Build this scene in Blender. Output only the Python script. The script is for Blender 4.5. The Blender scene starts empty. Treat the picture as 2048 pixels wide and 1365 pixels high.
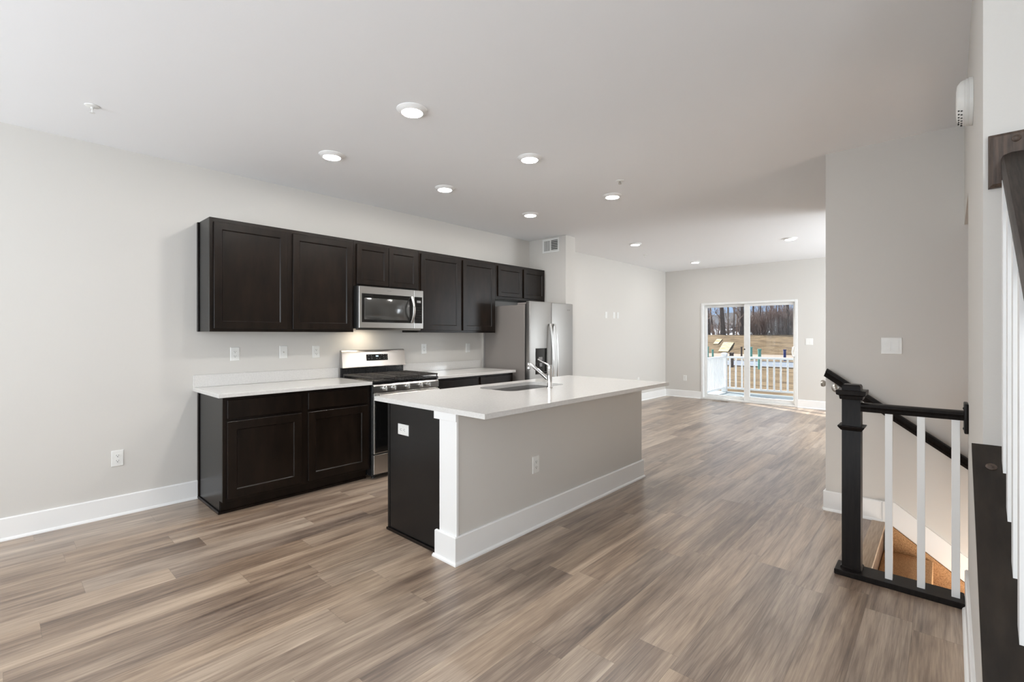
import bpy, bmesh, math, random
from mathutils import Vector, Matrix

SC = bpy.context.scene
COL = SC.collection
PI = math.pi

# ------------------------------------------------------------------ camera, light, exposure
CX, CH = 4.556, 1.35                       # camera position (y = 0), eye height
cam = bpy.data.cameras.new('camera')
cam.sensor_width = 36.0
cam.lens = 945.9 / 2048 * 36
cam.shift_y = -12.6 / 2048
cam.clip_start = 0.02
cam.clip_end = 400
camo = bpy.data.objects.new('camera', cam)
COL.objects.link(camo)
camo.location = (CX, 0, CH)
camo.rotation_euler = (PI / 2, 0, math.radians(42.35))
SC.camera = camo

SC.view_settings.view_transform = 'Standard'
SC.view_settings.look = 'None'
SC.view_settings.exposure = 0.5
SC.view_settings.gamma = 1.0
SC.view_settings.use_curve_mapping = False
SC.cycles.use_denoising = True
SC.cycles.max_bounces = 10
SC.cycles.diffuse_bounces = 6
SC.cycles.glossy_bounces = 4
SC.cycles.transmission_bounces = 6
SC.cycles.transparent_max_bounces = 8
SC.cycles.caustics_reflective = False
SC.cycles.caustics_refractive = False
SC.cycles.sample_clamp_indirect = 6.0

W = bpy.data.worlds.new('sky')
SC.world = W
W.use_nodes = True
_n = W.node_tree.nodes
_bg = _n['Background']
_l = W.node_tree.links
_tc = _n.new('ShaderNodeTexCoord')
_sx = _n.new('ShaderNodeSeparateXYZ')
_rp = _n.new('ShaderNodeValToRGB')
_l.new(_tc.outputs['Generated'], _sx.inputs[0])
_l.new(_sx.outputs[2], _rp.inputs[0])
_rp.color_ramp.elements[0].position = 0.0
_rp.color_ramp.elements[0].color = (0.27, 0.42, 0.66, 1)
_rp.color_ramp.elements[1].position = 0.3
_rp.color_ramp.elements[1].color = (0.62, 0.66, 0.72, 1)
_e = _rp.color_ramp.elements.new(0.9)
_e.color = (0.3, 0.42, 0.6, 1)
_l.new(_rp.outputs[0], _bg.inputs[0])
_bg.inputs[1].default_value = 1.05

sun = bpy.data.lights.new('sun', 'SUN')
sun.energy = 10.5
sun.angle = math.radians(0.6)
sun.color = (1.0, 0.95, 0.88)
suno = bpy.data.objects.new('sun', sun)
COL.objects.link(suno)
suno.rotation_euler = Vector((0.912, -0.41, -0.72)).to_track_quat('-Z', 'Y').to_euler()
suno.location = (-10, 16, 12)


def area(name, loc, direction, w, h, power, color=(1, 1, 1)):
    l = bpy.data.lights.new(name, 'AREA')
    l.shape = 'RECTANGLE'
    l.size, l.size_y = w, h
    l.energy = power
    l.color = color
    o = bpy.data.objects.new(name, l)
    COL.objects.link(o)
    o.location = loc
    o.rotation_euler = Vector(direction).to_track_quat('-Z', 'Y').to_euler()
    return o


DAY = (0.93, 0.965, 1.0)
# daylight arriving through the front windows (behind the camera) plus two added side fills
area('daylight_front', (1.25, -2.95, 1.5), (0.1, 1, 0.6), 1.5, 1.7, 72, DAY)
area('daylight_front', (3.35, -2.95, 1.5), (-0.35, 1, 0.3), 1.5, 1.7, 45, DAY)
area('fill_foyer', (6.05, -1.3, 1.55), (-1, 0.15, 0.4), 1.9, 1.5, 92, DAY)  # added fill for the left wall, no known window here
area('fill_side', (6.05, 8.1, 1.55), (-1, 0.05, -0.35), 2.4, 1.5, 165, DAY)  # added fill for the far room, no known window here
# daylight in the lower stairwell
area('daylight_stairwell', (5.3, 3.84, -0.55), (-1, 0.1, -0.1), 0.7, 0.9, 16, (1, 0.93, 0.84))

# ------------------------------------------------------------------ materials


def lin(r, g, b):
    f = lambda c: c / 12.92 if c <= 0.04045 else ((c + 0.055) / 1.055) ** 2.4
    return (f(r / 255), f(g / 255), f(b / 255), 1)


def mat(name, col, rough=0.5, metal=0.0, spec=0.5, **kw):
    m = bpy.data.materials.new(name)
    m.use_nodes = True
    p = m.node_tree.nodes['Principled BSDF']
    p.inputs['Base Color'].default_value = col if len(col) == 4 else (*col, 1)
    p.inputs['Roughness'].default_value = rough
    p.inputs['Metallic'].default_value = metal
    p.inputs['Specular IOR Level'].default_value = spec
    for k, v in kw.items():
        p.inputs[k.replace('_', ' ')].default_value = v
    return m


def nodes(m):
    t = m.node_tree
    return t, t.nodes, t.links, t.nodes['Principled BSDF']


def noise(m, scale=(1, 1, 1), nscale=5, detail=4, rough=0.5, coord='Object'):
    t, n, l, p = nodes(m)
    tc = n.new('ShaderNodeTexCoord')
    mp = n.new('ShaderNodeMapping')
    mp.inputs['Scale'].default_value = scale
    nz = n.new('ShaderNodeTexNoise')
    nz.inputs['Scale'].default_value = nscale
    nz.inputs['Detail'].default_value = detail
    nz.inputs['Roughness'].default_value = rough
    l.new(tc.outputs[coord], mp.inputs[0])
    l.new(mp.outputs[0], nz.inputs['Vector'])
    return nz.outputs['Fac']


def ramp(m, fac, stops):
    t, n, l, p = nodes(m)
    r = n.new('ShaderNodeValToRGB')
    e = r.color_ramp.elements
    while len(e) < len(stops):
        e.new(0.5)
    for k, (pos, c) in enumerate(stops):
        e[k].position = pos
        e[k].color = c if len(c) == 4 else (*c, 1)
    l.new(fac, r.inputs[0])
    return r.outputs[0]


def bump(m, fac, strength=0.1, dist=0.01):
    t, n, l, p = nodes(m)
    b = n.new('ShaderNodeBump')
    b.inputs['Strength'].default_value = strength
    b.inputs['Distance'].default_value = dist
    l.new(fac, b.inputs['Height'])
    l.new(b.outputs[0], p.inputs['Normal'])


def tone(m, fac, c0, c1, lo=0.3, hi=0.7):
    t, n, l, p = nodes(m)
    l.new(ramp(m, fac, [(lo, c0), (hi, c1)]), p.inputs['Base Color'])


M = {}
M['wall'] = mat('greige_wall_paint', lin(205, 202, 197), 0.75, 0, 0.3)
bump(M['wall'], noise(M['wall'], nscale=160, detail=2), 0.06, 0.004)
M['ceiling'] = mat('white_ceiling_paint', lin(240, 241, 243), 0.9, 0, 0.2)
bump(M['ceiling'], noise(M['ceiling'], nscale=140, detail=2), 0.05, 0.004)
M['trim'] = mat('white_trim_paint', lin(234, 234, 233), 0.35)
bump(M['trim'], noise(M['trim'], nscale=60, detail=2), 0.02, 0.002)
M['plastic'] = mat('white_plastic', lin(235, 235, 232), 0.3)
tone(M['plastic'], noise(M['plastic'], nscale=30), lin(222, 222, 219), lin(227, 227, 224))
M['slot'] = mat('dark_slot', (0.02, 0.02, 0.02), 0.6)
tone(M['slot'], noise(M['slot'], nscale=30), (0.018, 0.018, 0.018), (0.022, 0.022, 0.022))

M['espresso'] = mat('espresso_stained_wood', (0.03, 0.02, 0.015), 0.32, 0, 0.24)
tone(M['espresso'], noise(M['espresso'], (6, 6, 1.6), 2.2, 5, 0.6), (0.005, 0.0031, 0.0021), (0.0145, 0.009, 0.006), 0.3, 0.72)
bump(M['espresso'], noise(M['espresso'], (60, 60, 5), 4, 3), 0.03, 0.003)
M['espresso_panel'] = mat('espresso_laminate_panel', (0.02, 0.018, 0.017), 0.27, 0, 0.33)
tone(M['espresso_panel'], noise(M['espresso_panel'], (4, 4, 1.2), 2, 4), (0.0055, 0.005, 0.005), (0.0085, 0.0078, 0.0075))
M['dark_wood'] = mat('near_black_stained_oak', (0.015, 0.012, 0.011), 0.36, 0, 0.14)
tone(M['dark_wood'], noise(M['dark_wood'], (40, 40, 4), 2, 5, 0.6), (0.006, 0.005, 0.0047), (0.014, 0.011, 0.0098))
bump(M['dark_wood'], noise(M['dark_wood'], (70, 70, 6), 3, 4), 0.08, 0.003)
M['cap_wood'] = mat('dark_brown_sloped_cap', (0.03, 0.022, 0.016), 0.38, 0, 0.4)
tone(M['cap_wood'], noise(M['cap_wood'], (14, 3, 3), 2, 5, 0.6), (0.011, 0.008, 0.006), (0.034, 0.025, 0.018))
M['walnut'] = mat('brown_stained_oak', (0.06, 0.04, 0.03), 0.5)
tone(M['walnut'], noise(M['walnut'], (70, 70, 4), 2, 6, 0.65), (0.03, 0.019, 0.013), (0.105, 0.068, 0.047), 0.32, 0.7)
bump(M['walnut'], noise(M['walnut'], (90, 90, 6), 3, 4), 0.15, 0.003)
M['rail_wood'] = mat('open_grain_dark_oak', (0.03, 0.022, 0.018), 0.5)
tone(M['rail_wood'], noise(M['rail_wood'], (90, 5, 5), 2, 6, 0.7), (0.012, 0.0085, 0.0065), (0.06, 0.044, 0.034), 0.35, 0.75)
bump(M['rail_wood'], noise(M['rail_wood'], (110, 7, 7), 3, 4), 0.25, 0.003)

M['quartz'] = mat('white_quartz', lin(238, 235, 231), 0.1, 0, 0.5)
tone(M['quartz'], noise(M['quartz'], nscale=90, detail=3), lin(208, 206, 203), lin(217, 215, 212))
M['steel'] = mat('brushed_stainless', (0.5, 0.485, 0.465), 0.3, 1.0)
bump(M['steel'], noise(M['steel'], (2, 2, 260), 3, 3), 0.03, 0.001)
M['steel'].node_tree.nodes['Principled BSDF'].inputs['Anisotropic'].default_value = 0.5
M['steel_dark'] = mat('grey_stainless', (0.33, 0.318, 0.302), 0.42, 1.0)
bump(M['steel_dark'], noise(M['steel_dark'], (200, 200, 2), 3, 3), 0.03, 0.001)
M['steel_sink'] = mat('satin_steel_bowl', (0.6, 0.57, 0.53), 0.22, 1.0)
bump(M['steel_sink'], noise(M['steel_sink'], (3, 150, 3), 3, 3), 0.03, 0.001)
M['grey_paint'] = mat('grey_painted_steel', lin(125, 119, 115), 0.42, 0.0, 0.5)
bump(M['grey_paint'], noise(M['grey_paint'], nscale=400, detail=2), 0.08, 0.001)
M['chrome'] = mat('chrome', (0.82, 0.82, 0.82), 0.05, 1.0)
tone(M['chrome'], noise(M['chrome'], nscale=20), (0.8, 0.8, 0.8), (0.84, 0.84, 0.84))
M['nickel'] = mat('satin_nickel', (0.58, 0.55, 0.5), 0.3, 1.0)
tone(M['nickel'], noise(M['nickel'], nscale=30), (0.55, 0.52, 0.47), (0.6, 0.57, 0.53))
M['handle_steel'] = mat('bright_satin_handle', (0.62, 0.61, 0.59), 0.3, 1.0)
bump(M['handle_steel'], noise(M['handle_steel'], (300, 300, 3), 3, 3), 0.03, 0.001)
M['black_glass'] = mat('black_glass', (0.004, 0.004, 0.004), 0.06, 0, 0.5)
tone(M['black_glass'], noise(M['black_glass'], nscale=3), (0.004, 0.004, 0.004), (0.006, 0.006, 0.006))
M['window_glass'] = mat('dark_oven_window', (0.03, 0.03, 0.028), 0.12, 0, 0.8)
tone(M['window_glass'], noise(M['window_glass'], nscale=600, detail=0), (0.028, 0.028, 0.026), (0.04, 0.04, 0.038))
M['black_plastic'] = mat('black_plastic', (0.012, 0.012, 0.012), 0.45)
tone(M['black_plastic'], noise(M['black_plastic'], nscale=60), (0.01, 0.01, 0.01), (0.016, 0.016, 0.015))
M['enamel'] = mat('black_enamel', (0.012, 0.012, 0.013), 0.25)
tone(M['enamel'], noise(M['enamel'], nscale=40), (0.011, 0.011, 0.012), (0.018, 0.018, 0.018))
M['iron'] = mat('cast_iron', (0.03, 0.026, 0.024), 0.6)
tone(M['iron'], noise(M['iron'], nscale=120), (0.022, 0.019, 0.017), (0.045, 0.04, 0.036))
M['brass'] = mat('burner_brass', (0.55, 0.42, 0.25), 0.35, 1.0)
tone(M['brass'], noise(M['brass'], nscale=50), (0.5, 0.38, 0.22), (0.6, 0.47, 0.3))
M['grey_mark'] = mat('grey_print', (0.22, 0.22, 0.22), 0.5)
tone(M['grey_mark'], noise(M['grey_mark'], nscale=60), (0.2, 0.2, 0.2), (0.26, 0.26, 0.26))
M['carpet'] = mat('tan_carpet', lin(190, 150, 110), 0.95, 0, 0.1)
tone(M['carpet'], noise(M['carpet'], nscale=170, detail=5, rough=0.75), lin(150, 112, 78), lin(214, 172, 128), 0.35, 0.65)
bump(M['carpet'], noise(M['carpet'], nscale=220, detail=4), 0.6, 0.006)
M['nosing'] = mat('light_oak_nosing', lin(170, 150, 128), 0.45)
tone(M['nosing'], noise(M['nosing'], (50, 3, 3), 2, 5), lin(150, 128, 106), lin(184, 164, 142))
M['vinyl'] = mat('white_vinyl', lin(240, 241, 242), 0.35)
tone(M['vinyl'], noise(M['vinyl'], nscale=20), lin(238, 239, 240), lin(243, 244, 245))
M['frame_vinyl'] = mat('white_door_vinyl', lin(222, 222, 220), 0.35)
tone(M['frame_vinyl'], noise(M['frame_vinyl'], nscale=20), lin(220, 220, 218), lin(225, 225, 223))
M['sky_gap'] = mat('pale_sky_gap', lin(200, 206, 214), 0.8)  # pale tone standing in for sky light between the trunks
tone(M['sky_gap'], noise(M['sky_gap'], nscale=0.6, detail=5), lin(186, 192, 200), lin(212, 217, 224))
M['deck'] = mat('grey_deck_boards', lin(172, 186, 194), 0.6)
tone(M['deck'], noise(M['deck'], (1, 12, 1), 3, 4), lin(138, 148, 152), lin(164, 172, 176))
M['grass'] = mat('dormant_grass', lin(165, 138, 100), 0.95, 0, 0.1)
tone(M['grass'], noise(M['grass'], (0.35, 1.6, 1.6), 1.4, 8, 0.75), lin(70, 57, 43), lin(136, 117, 92), 0.38, 0.62)
M['road'] = mat('grey_asphalt', lin(150, 158, 168), 0.8)
tone(M['road'], noise(M['road'], nscale=3, detail=5), lin(104, 112, 124), lin(120, 128, 140))
M['kerb'] = mat('pale_kerb', lin(214, 205, 192), 0.8)
tone(M['kerb'], noise(M['kerb'], nscale=2, detail=5), lin(136, 122, 108), lin(150, 138, 124))
M['mat'] = mat('straw_blanket', lin(216, 200, 170), 0.9)
tone(M['mat'], noise(M['mat'], nscale=1.2, detail=6, rough=0.7), lin(160, 132, 86), lin(178, 170, 152), 0.38, 0.6)
M['bark_dark'] = mat('dark_bark', lin(70, 62, 58), 0.9)
tone(M['bark_dark'], noise(M['bark_dark'], (6, 6, 1), 2, 5), lin(70, 62, 60), lin(112, 102, 98))
M['bark_pale'] = mat('pale_bark', lin(160, 148, 138), 0.9)
tone(M['bark_pale'], noise(M['bark_pale'], (6, 6, 1), 2, 5), lin(138, 126, 118), lin(180, 170, 162))
M['twig'] = mat('brown_twigs', lin(112, 94, 86), 0.9)
tone(M['twig'], noise(M['twig'], nscale=1), lin(138, 120, 112), lin(168, 150, 142))
M['house_white'] = mat('white_siding', lin(222, 228, 236), 0.8)
tone(M['house_white'], noise(M['house_white'], (0.1, 0.1, 8), 2, 2), lin(214, 220, 229), lin(228, 233, 240))
M['roof'] = mat('slate_roof', lin(92, 94, 100), 0.9)
tone(M['roof'], noise(M['roof'], nscale=2), lin(82, 84, 90), lin(104, 106, 112))
M['teal'] = mat('teal_pipe', lin(110, 180, 170), 0.5)
tone(M['teal'], noise(M['teal'], nscale=4), lin(104, 172, 162), lin(120, 192, 182))
M['blue'] = mat('blue_stake', lin(56, 70, 130), 0.6)
tone(M['blue'], noise(M['blue'], nscale=4), lin(50, 62, 120), lin(64, 80, 140))
M['ochre'] = mat('vent_bronze', lin(150, 132, 112), 0.5)
tone(M['ochre'], noise(M['ochre'], nscale=30), lin(140, 122, 104), lin(160, 142, 122))


def emis(name, col, strength):
    m = bpy.data.materials.new(name)
    m.use_nodes = True
    t, n, l, p = nodes(m)
    p.inputs['Base Color'].default_value = (0.8, 0.8, 0.8, 1)
    p.inputs['Emission Color'].default_value = (*col, 1)
    p.inputs['Emission Strength'].default_value = strength
    return m


M['led'] = emis('led_diffuser', (1.0, 0.97, 0.925), 205)
M['led_far'] = emis('led_diffuser_dim', (1.0, 0.97, 0.94), 110)
M['hood_lamp'] = emis('hood_lamp_lens', (1.0, 0.86, 0.66), 40)
M['clock'] = emis('blue_display_digits', (0.45, 0.7, 1.0), 2.0)

g = bpy.data.materials.new('clear_glass')
g.use_nodes = True
t, n, l, p = nodes(g)
n.remove(p)
tr = n.new('ShaderNodeBsdfTransparent')
tr.inputs[0].default_value = (0.96, 0.975, 0.98, 1)
gl = n.new('ShaderNodeBsdfGlossy')
gl.inputs['Roughness'].default_value = 0.02
fr = n.new('ShaderNodeFresnel')
ge = n.new('ShaderNodeNewGeometry')
mr = n.new('ShaderNodeMapRange')            # the same reflectance on both faces of the pane
mr.inputs['To Min'].default_value = 1.45
mr.inputs['To Max'].default_value = 1 / 1.45
l.new(ge.outputs['Backfacing'], mr.inputs['Value'])
l.new(mr.outputs[0], fr.inputs['IOR'])
mx = n.new('ShaderNodeMixShader')
l.new(fr.outputs[0], mx.inputs[0])
l.new(tr.outputs[0], mx.inputs[1])
l.new(gl.outputs[0], mx.inputs[2])
l.new(mx.outputs[0], n['Material Output'].inputs[0])
M['glass'] = g


def plank_floor():
    m = mat('vinyl_plank_floor', (0.3, 0.25, 0.2), 0.4, 0, 0.6, Coat_Weight=0.6, Coat_Roughness=0.36)
    t, n, l, p = nodes(m)

    def mth(op, a, b=None):
        k = n.new('ShaderNodeMath')
        k.operation = op
        for i, v in enumerate((a, b)):
            if v is None:
                continue
            if isinstance(v, (int, float)):
                k.inputs[i].default_value = v
            else:
                l.new(v, k.inputs[i])
        return k.outputs[0]

    def white(a, b=0.0):
        c = n.new('ShaderNodeCombineXYZ')
        for i, v in enumerate((a, b)):
            if isinstance(v, (int, float)):
                c.inputs[i].default_value = v
            else:
                l.new(v, c.inputs[i])
        w = n.new('ShaderNodeTexWhiteNoise')
        w.noise_dimensions = '3D'
        l.new(c.outputs[0], w.inputs['Vector'])
        return w.outputs['Value']

    def nz(x, y, z, detail, rough, dist=0.0):
        c = n.new('ShaderNodeCombineXYZ')
        l.new(x, c.inputs[0]); l.new(y, c.inputs[1]); l.new(z, c.inputs[2])
        k = n.new('ShaderNodeTexNoise')
        k.inputs['Scale'].default_value = 1.0
        k.inputs['Detail'].default_value = detail
        k.inputs['Roughness'].default_value = rough
        k.inputs['Distortion'].default_value = dist
        l.new(c.outputs[0], k.inputs['Vector'])
        return k.outputs['Fac']

    tc = n.new('ShaderNodeTexCoord')
    s = n.new('ShaderNodeSeparateXYZ')
    l.new(tc.outputs['Object'], s.inputs[0])
    X, Y = s.outputs[0], s.outputs[1]
    xr = mth('DIVIDE', X, 0.178)
    row = mth('FLOOR', xr)
    yr = mth('ADD', mth('DIVIDE', Y, 1.22), mth('MULTIPLY', white(row, 3.7), 9.0))
    idx = mth('FLOOR', yr)
    rnd = white(row, idx)
    rnd2 = white(idx, mth('ADD', row, 41.3))
    off = mth('MULTIPLY', rnd, 60.0)
    # long soft streaks, fine grain
    streak = nz(mth('MULTIPLY', X, 13.0), mth('MULTIPLY', Y, 0.8), off, 5, 0.55, 0.6)
    fine = nz(mth('MULTIPLY', X, 90.0), mth('MULTIPLY', Y, 3.0), off, 4, 0.6)
    cloud = nz(mth('MULTIPLY', X, 5.0), mth('MULTIPLY', Y, 1.6), off, 3, 0.5)
    v = mth('ADD', mth('MULTIPLY', mth('SUBTRACT', streak, 0.5), 1.15), mth('MULTIPLY', mth('SUBTRACT', fine, 0.5), 0.55))
    v = mth('ADD', v, mth('MULTIPLY', mth('SUBTRACT', cloud, 0.5), 0.5))
    v = mth('ADD', v, mth('MULTIPLY', mth('SUBTRACT', rnd, 0.5), 0.26))
    rings = mth('ABSOLUTE', mth('SINE', mth('MULTIPLY', nz(mth('MULTIPLY', X, 6.5), mth('MULTIPLY', Y, 0.4), off, 2, 0.45, 0.3), 55.0)))
    pores = nz(mth('MULTIPLY', X, 330.0), mth('MULTIPLY', Y, 9.0), off, 2, 0.5)
    v = mth('ADD', v, mth('MULTIPLY', mth('SUBTRACT', rings, 0.6), 0.1))
    v = mth('ADD', v, mth('MULTIPLY', mth('SUBTRACT', pores, 0.5), 0.45))
    v = mth('ADD', v, 0.51)
    c1 = ramp(m, v, [(0.08, lin(80, 63, 51)), (0.36, lin(124, 103, 86)), (0.58, lin(155, 133, 112)), (0.92, lin(191, 169, 145))])
    c2 = ramp(m, v, [(0.08, lin(84, 70, 61)), (0.36, lin(128, 111, 98)), (0.58, lin(158, 141, 125)), (0.92, lin(190, 173, 155))])
    mixc = n.new('ShaderNodeMix')
    mixc.data_type = 'RGBA'
    l.new(rnd2, mixc.inputs[0])
    l.new(c1, mixc.inputs[6]); l.new(c2, mixc.inputs[7])
    # thin seams
    fx = mth('ABSOLUTE', mth('SUBTRACT', mth('FRACT', xr), 0.5))
    fy = mth('ABSOLUTE', mth('SUBTRACT', mth('FRACT', yr), 0.5))
    seam = mth('MAXIMUM', mth('GREATER_THAN', fx, 0.5 - 0.0009 / 0.178), mth('GREATER_THAN', fy, 0.5 - 0.0009 / 1.22))
    mixs = n.new('ShaderNodeMix')
    mixs.data_type = 'RGBA'
    l.new(mth('MULTIPLY', seam, 0.45), mixs.inputs[0])
    l.new(mixc.outputs[2], mixs.inputs[6])
    mixs.inputs[7].default_value = lin(70, 58, 50)
    l.new(mixs.outputs[2], p.inputs['Base Color'])
    l.new(mth('ADD', mth('MULTIPLY', fine, 0.14), 0.31), p.inputs['Roughness'])
    bump(m, fine, 0.06, 0.002)
    return m


M['planks'] = plank_floor()

# ------------------------------------------------------------------ mesh building


class B:
    """collects shapes into one bmesh"""

    def __init__(s):
        s.bm = bmesh.new()

    def box(s, x0, x1, y0, y1, z0, z1, bev=0.0, seg=1):
        vs = [s.bm.verts.new((x, y, z)) for x in (x0, x1) for y in (y0, y1) for z in (z0, z1)]
        f = [(0, 1, 3, 2), (4, 6, 7, 5), (0, 4, 5, 1), (2, 3, 7, 6), (0, 2, 6, 4), (1, 5, 7, 3)]
        fs = [s.bm.faces.new([vs[i] for i in q]) for q in f]
        if bev > 0:
            es = list({e for q in fs for e in q.edges})
            bmesh.ops.bevel(s.bm, geom=es, offset=bev, segments=seg, profile=0.5, affect='EDGES')
        return s

    def loft(s, axis, secs):
        """secs: (a0,a1,b0,b1,h) rectangles joined in order, closed at both ends"""
        mp = {'x': lambda a, b, h: (h, a, b), 'y': lambda a, b, h: (a, h, b), 'z': lambda a, b, h: (a, b, h)}[axis]
        prev = None
        for (a0, a1, b0, b1, h) in secs:
            cur = [s.bm.verts.new(mp(a, b, h)) for a, b in ((a0, b0), (a1, b0), (a1, b1), (a0, b1))]
            if prev is None:
                s.bm.faces.new(cur)
            else:
                for i in range(4):
                    j = (i + 1) % 4
                    s.bm.faces.new((prev[i], prev[j], cur[j], cur[i]))
            prev = cur
        s.bm.faces.new(prev)
        return s

    def prism(s, pts, z0, z1):
        return s.extr([(x, y, z0) for x, y in pts], (0, 0, z1 - z0))

    def extr(s, pts, d):
        d = Vector(d)
        a = [s.bm.verts.new(q) for q in pts]
        b = [s.bm.verts.new(Vector(q) + d) for q in pts]
        s.bm.faces.new(a)
        s.bm.faces.new(list(reversed(b)))
        for i in range(len(a)):
            j = (i + 1) % len(a)
            s.bm.faces.new((a[i], a[j], b[j], b[i]))
        return s

    def tube(s, pts, r, seg=10, flat=None, cap=True):
        """round (or elliptical: flat=(axis vector, factor)) tube along points; r may be a list"""
        pts = [Vector(q) for q in pts]
        rs = r if isinstance(r, (list, tuple)) else [r] * len(pts)
        t0 = (pts[1] - pts[0]).normalized()
        up = Vector((0, 0, 1)) if abs(t0.z) < 0.9 else Vector((0, 1, 0))
        nrm = t0.cross(up).normalized()
        rings = []
        for i, q in enumerate(pts):
            if i == 0:
                t = pts[1] - pts[0]
            elif i == len(pts) - 1:
                t = pts[-1] - pts[-2]
            else:
                t = (pts[i + 1] - q).normalized() + (q - pts[i - 1]).normalized()
            t.normalize()
            nrm = (nrm - t * nrm.dot(t)).normalized()
            bi = t.cross(nrm)
            ring = []
            for k in range(seg):
                an = 2 * PI * k / seg
                v = (nrm * math.cos(an) + bi * math.sin(an)) * rs[i]
                if flat:
                    ax = Vector(flat[0])
                    v = v + ax * (v.dot(ax) * (flat[1] - 1))
                ring.append(s.bm.verts.new(q + v))
            rings.append(ring)
        for a, b in zip(rings, rings[1:]):
            for k in range(seg):
                j = (k + 1) % seg
                s.bm.faces.new((a[k], a[j], b[j], b[k]))
        if cap:
            s.bm.faces.new(list(reversed(rings[0])))
            s.bm.faces.new(rings[-1])
        return s

    def lathe(s, prof, c=(0, 0, 0), axis='z', seg=24):
        """prof: (radius, height) pairs"""
        c = Vector(c)
        mp = {'z': lambda a, b, h: Vector((a, b, h)), 'x': lambda a, b, h: Vector((h, a, b)), 'y': lambda a, b, h: Vector((a, h, b))}[axis]
        rings = []
        for r, h in prof:
            if r < 1e-6:
                rings.append([s.bm.verts.new(c + mp(0, 0, h))])
            else:
                rings.append([s.bm.verts.new(c + mp(r * math.cos(2 * PI * k / seg), r * math.sin(2 * PI * k / seg), h)) for k in range(seg)])
        for a, b in zip(rings, rings[1:]):
            for k in range(seg):
                j = (k + 1) % seg
                if len(a) == 1 and len(b) == 1:
                    continue
                if len(a) == 1:
                    s.bm.faces.new((a[0], b[j], b[k]))
                elif len(b) == 1:
                    s.bm.faces.new((a[k], a[j], b[0]))
                else:
                    s.bm.faces.new((a[k], a[j], b[j], b[k]))
        for rg in (rings[0], rings[-1]):
            if len(rg) > 1:
                s.bm.faces.new(rg)
        return s

    def slab_with_hole(s, outer, inner, z0, z1):
        loops = []
        for z in (z0, z1):
            o = [s.bm.verts.new((x, y, z)) for x, y in outer]
            i = [s.bm.verts.new((x, y, z)) for x, y in inner]
            es = [s.bm.edges.new((q[k], q[(k + 1) % len(q)])) for q in (o, i) for k in range(len(q))]
            bmesh.ops.triangle_fill(s.bm, use_beauty=True, use_dissolve=False, edges=es)
            loops.append((o, i))
        for w in (0, 1):
            a, b = loops[0][w], loops[1][w]
            for k in range(len(a)):
                j = (k + 1) % len(a)
                s.bm.faces.new((a[k], a[j], b[j], b[k]))
        return s

    def shaker(s, x, y0, y1, z0, z1, th=0.02, fr=0.055):
        """shaker door facing +x, back at x: flat frame, chamfer, recessed panel"""
        e, c, d = 0.002, 0.007, 0.009
        f = x + th
        return s.loft('x', [(y0, y1, z0, z1, x), (y0, y1, z0, z1, f - e), (y0 + e, y1 - e, z0 + e, z1 - e, f),
                            (y0 + fr, y1 - fr, z0 + fr, z1 - fr, f),
                            (y0 + fr + c, y1 - fr - c, z0 + fr + c, z1 - fr - c, f - d)])


ORIGIN = {}


def build(name, b, m, parent=None, label=None, loc=None, smooth=True, angle=35):
    """link the builder's shapes as one mesh object; coordinates are world unless the parent is local (origin None)"""
    bmesh.ops.recalc_face_normals(b.bm, faces=b.bm.faces)
    me = bpy.data.meshes.new(name)
    b.bm.to_mesh(me)
    b.bm.free()
    o = bpy.data.objects.new(name, me)
    COL.objects.link(o)
    me.materials.append(M[m] if isinstance(m, str) else m)
    if smooth:
        me.polygons.foreach_set('use_smooth', [True] * len(me.polygons))
        me.set_sharp_from_angle(angle=math.radians(angle))
    if parent is not None:
        o.parent = parent
        org = ORIGIN.get(parent.name)
    else:
        org = Vector(loc) if loc is not None else None
        if org is not None:
            o.location = org
    ORIGIN[o.name] = org
    if org is not None:
        me.transform(Matrix.Translation(-org))
    if label:
        o['label'] = label
    return o


def tag(o, label, cat, group=None, kind=None):
    o['label'] = label
    o['category'] = cat
    if group:
        o['group'] = group
    if kind:
        o['kind'] = kind
    return o


def thing(name, label, cat, loc, rz=0.0, group=None, local=False):
    o = bpy.data.objects.new(name, None)
    o.empty_display_size = 0.05
    COL.objects.link(o)
    o.location = loc
    o.rotation_euler = (0, 0, rz)
    ORIGIN[o.name] = None if local else Vector(loc)
    return tag(o, label, cat, group)


def struct(name, b, m, parent=None, label=None, **kw):
    o = build(name, b, m, parent, label, **kw)
    if parent is None:
        o['kind'] = 'structure'
    return o


def dup(root, loc, label, rz=None, group=None):
    r = root.copy()
    COL.objects.link(r)
    r.location = loc
    if rz is not None:
        r.rotation_euler = (0, 0, rz)
    r['label'] = label
    if group:
        r['group'] = group
    for ch in list(root.children):
        c = ch.copy()
        COL.objects.link(c)
        c.parent = r
        for g2 in list(ch.children):
            d = g2.copy()
            COL.objects.link(d)
            d.parent = c
    return r


# ------------------------------------------------------------------ the room
H = 2.742
FX, FY0, FY1 = 5.75, -2.6, 10.06           # right side, front wall, rear wall


def wx(y):                                   # left face of the stair-side wall
    return CX + 0.062 + 0.0097 * y


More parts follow.
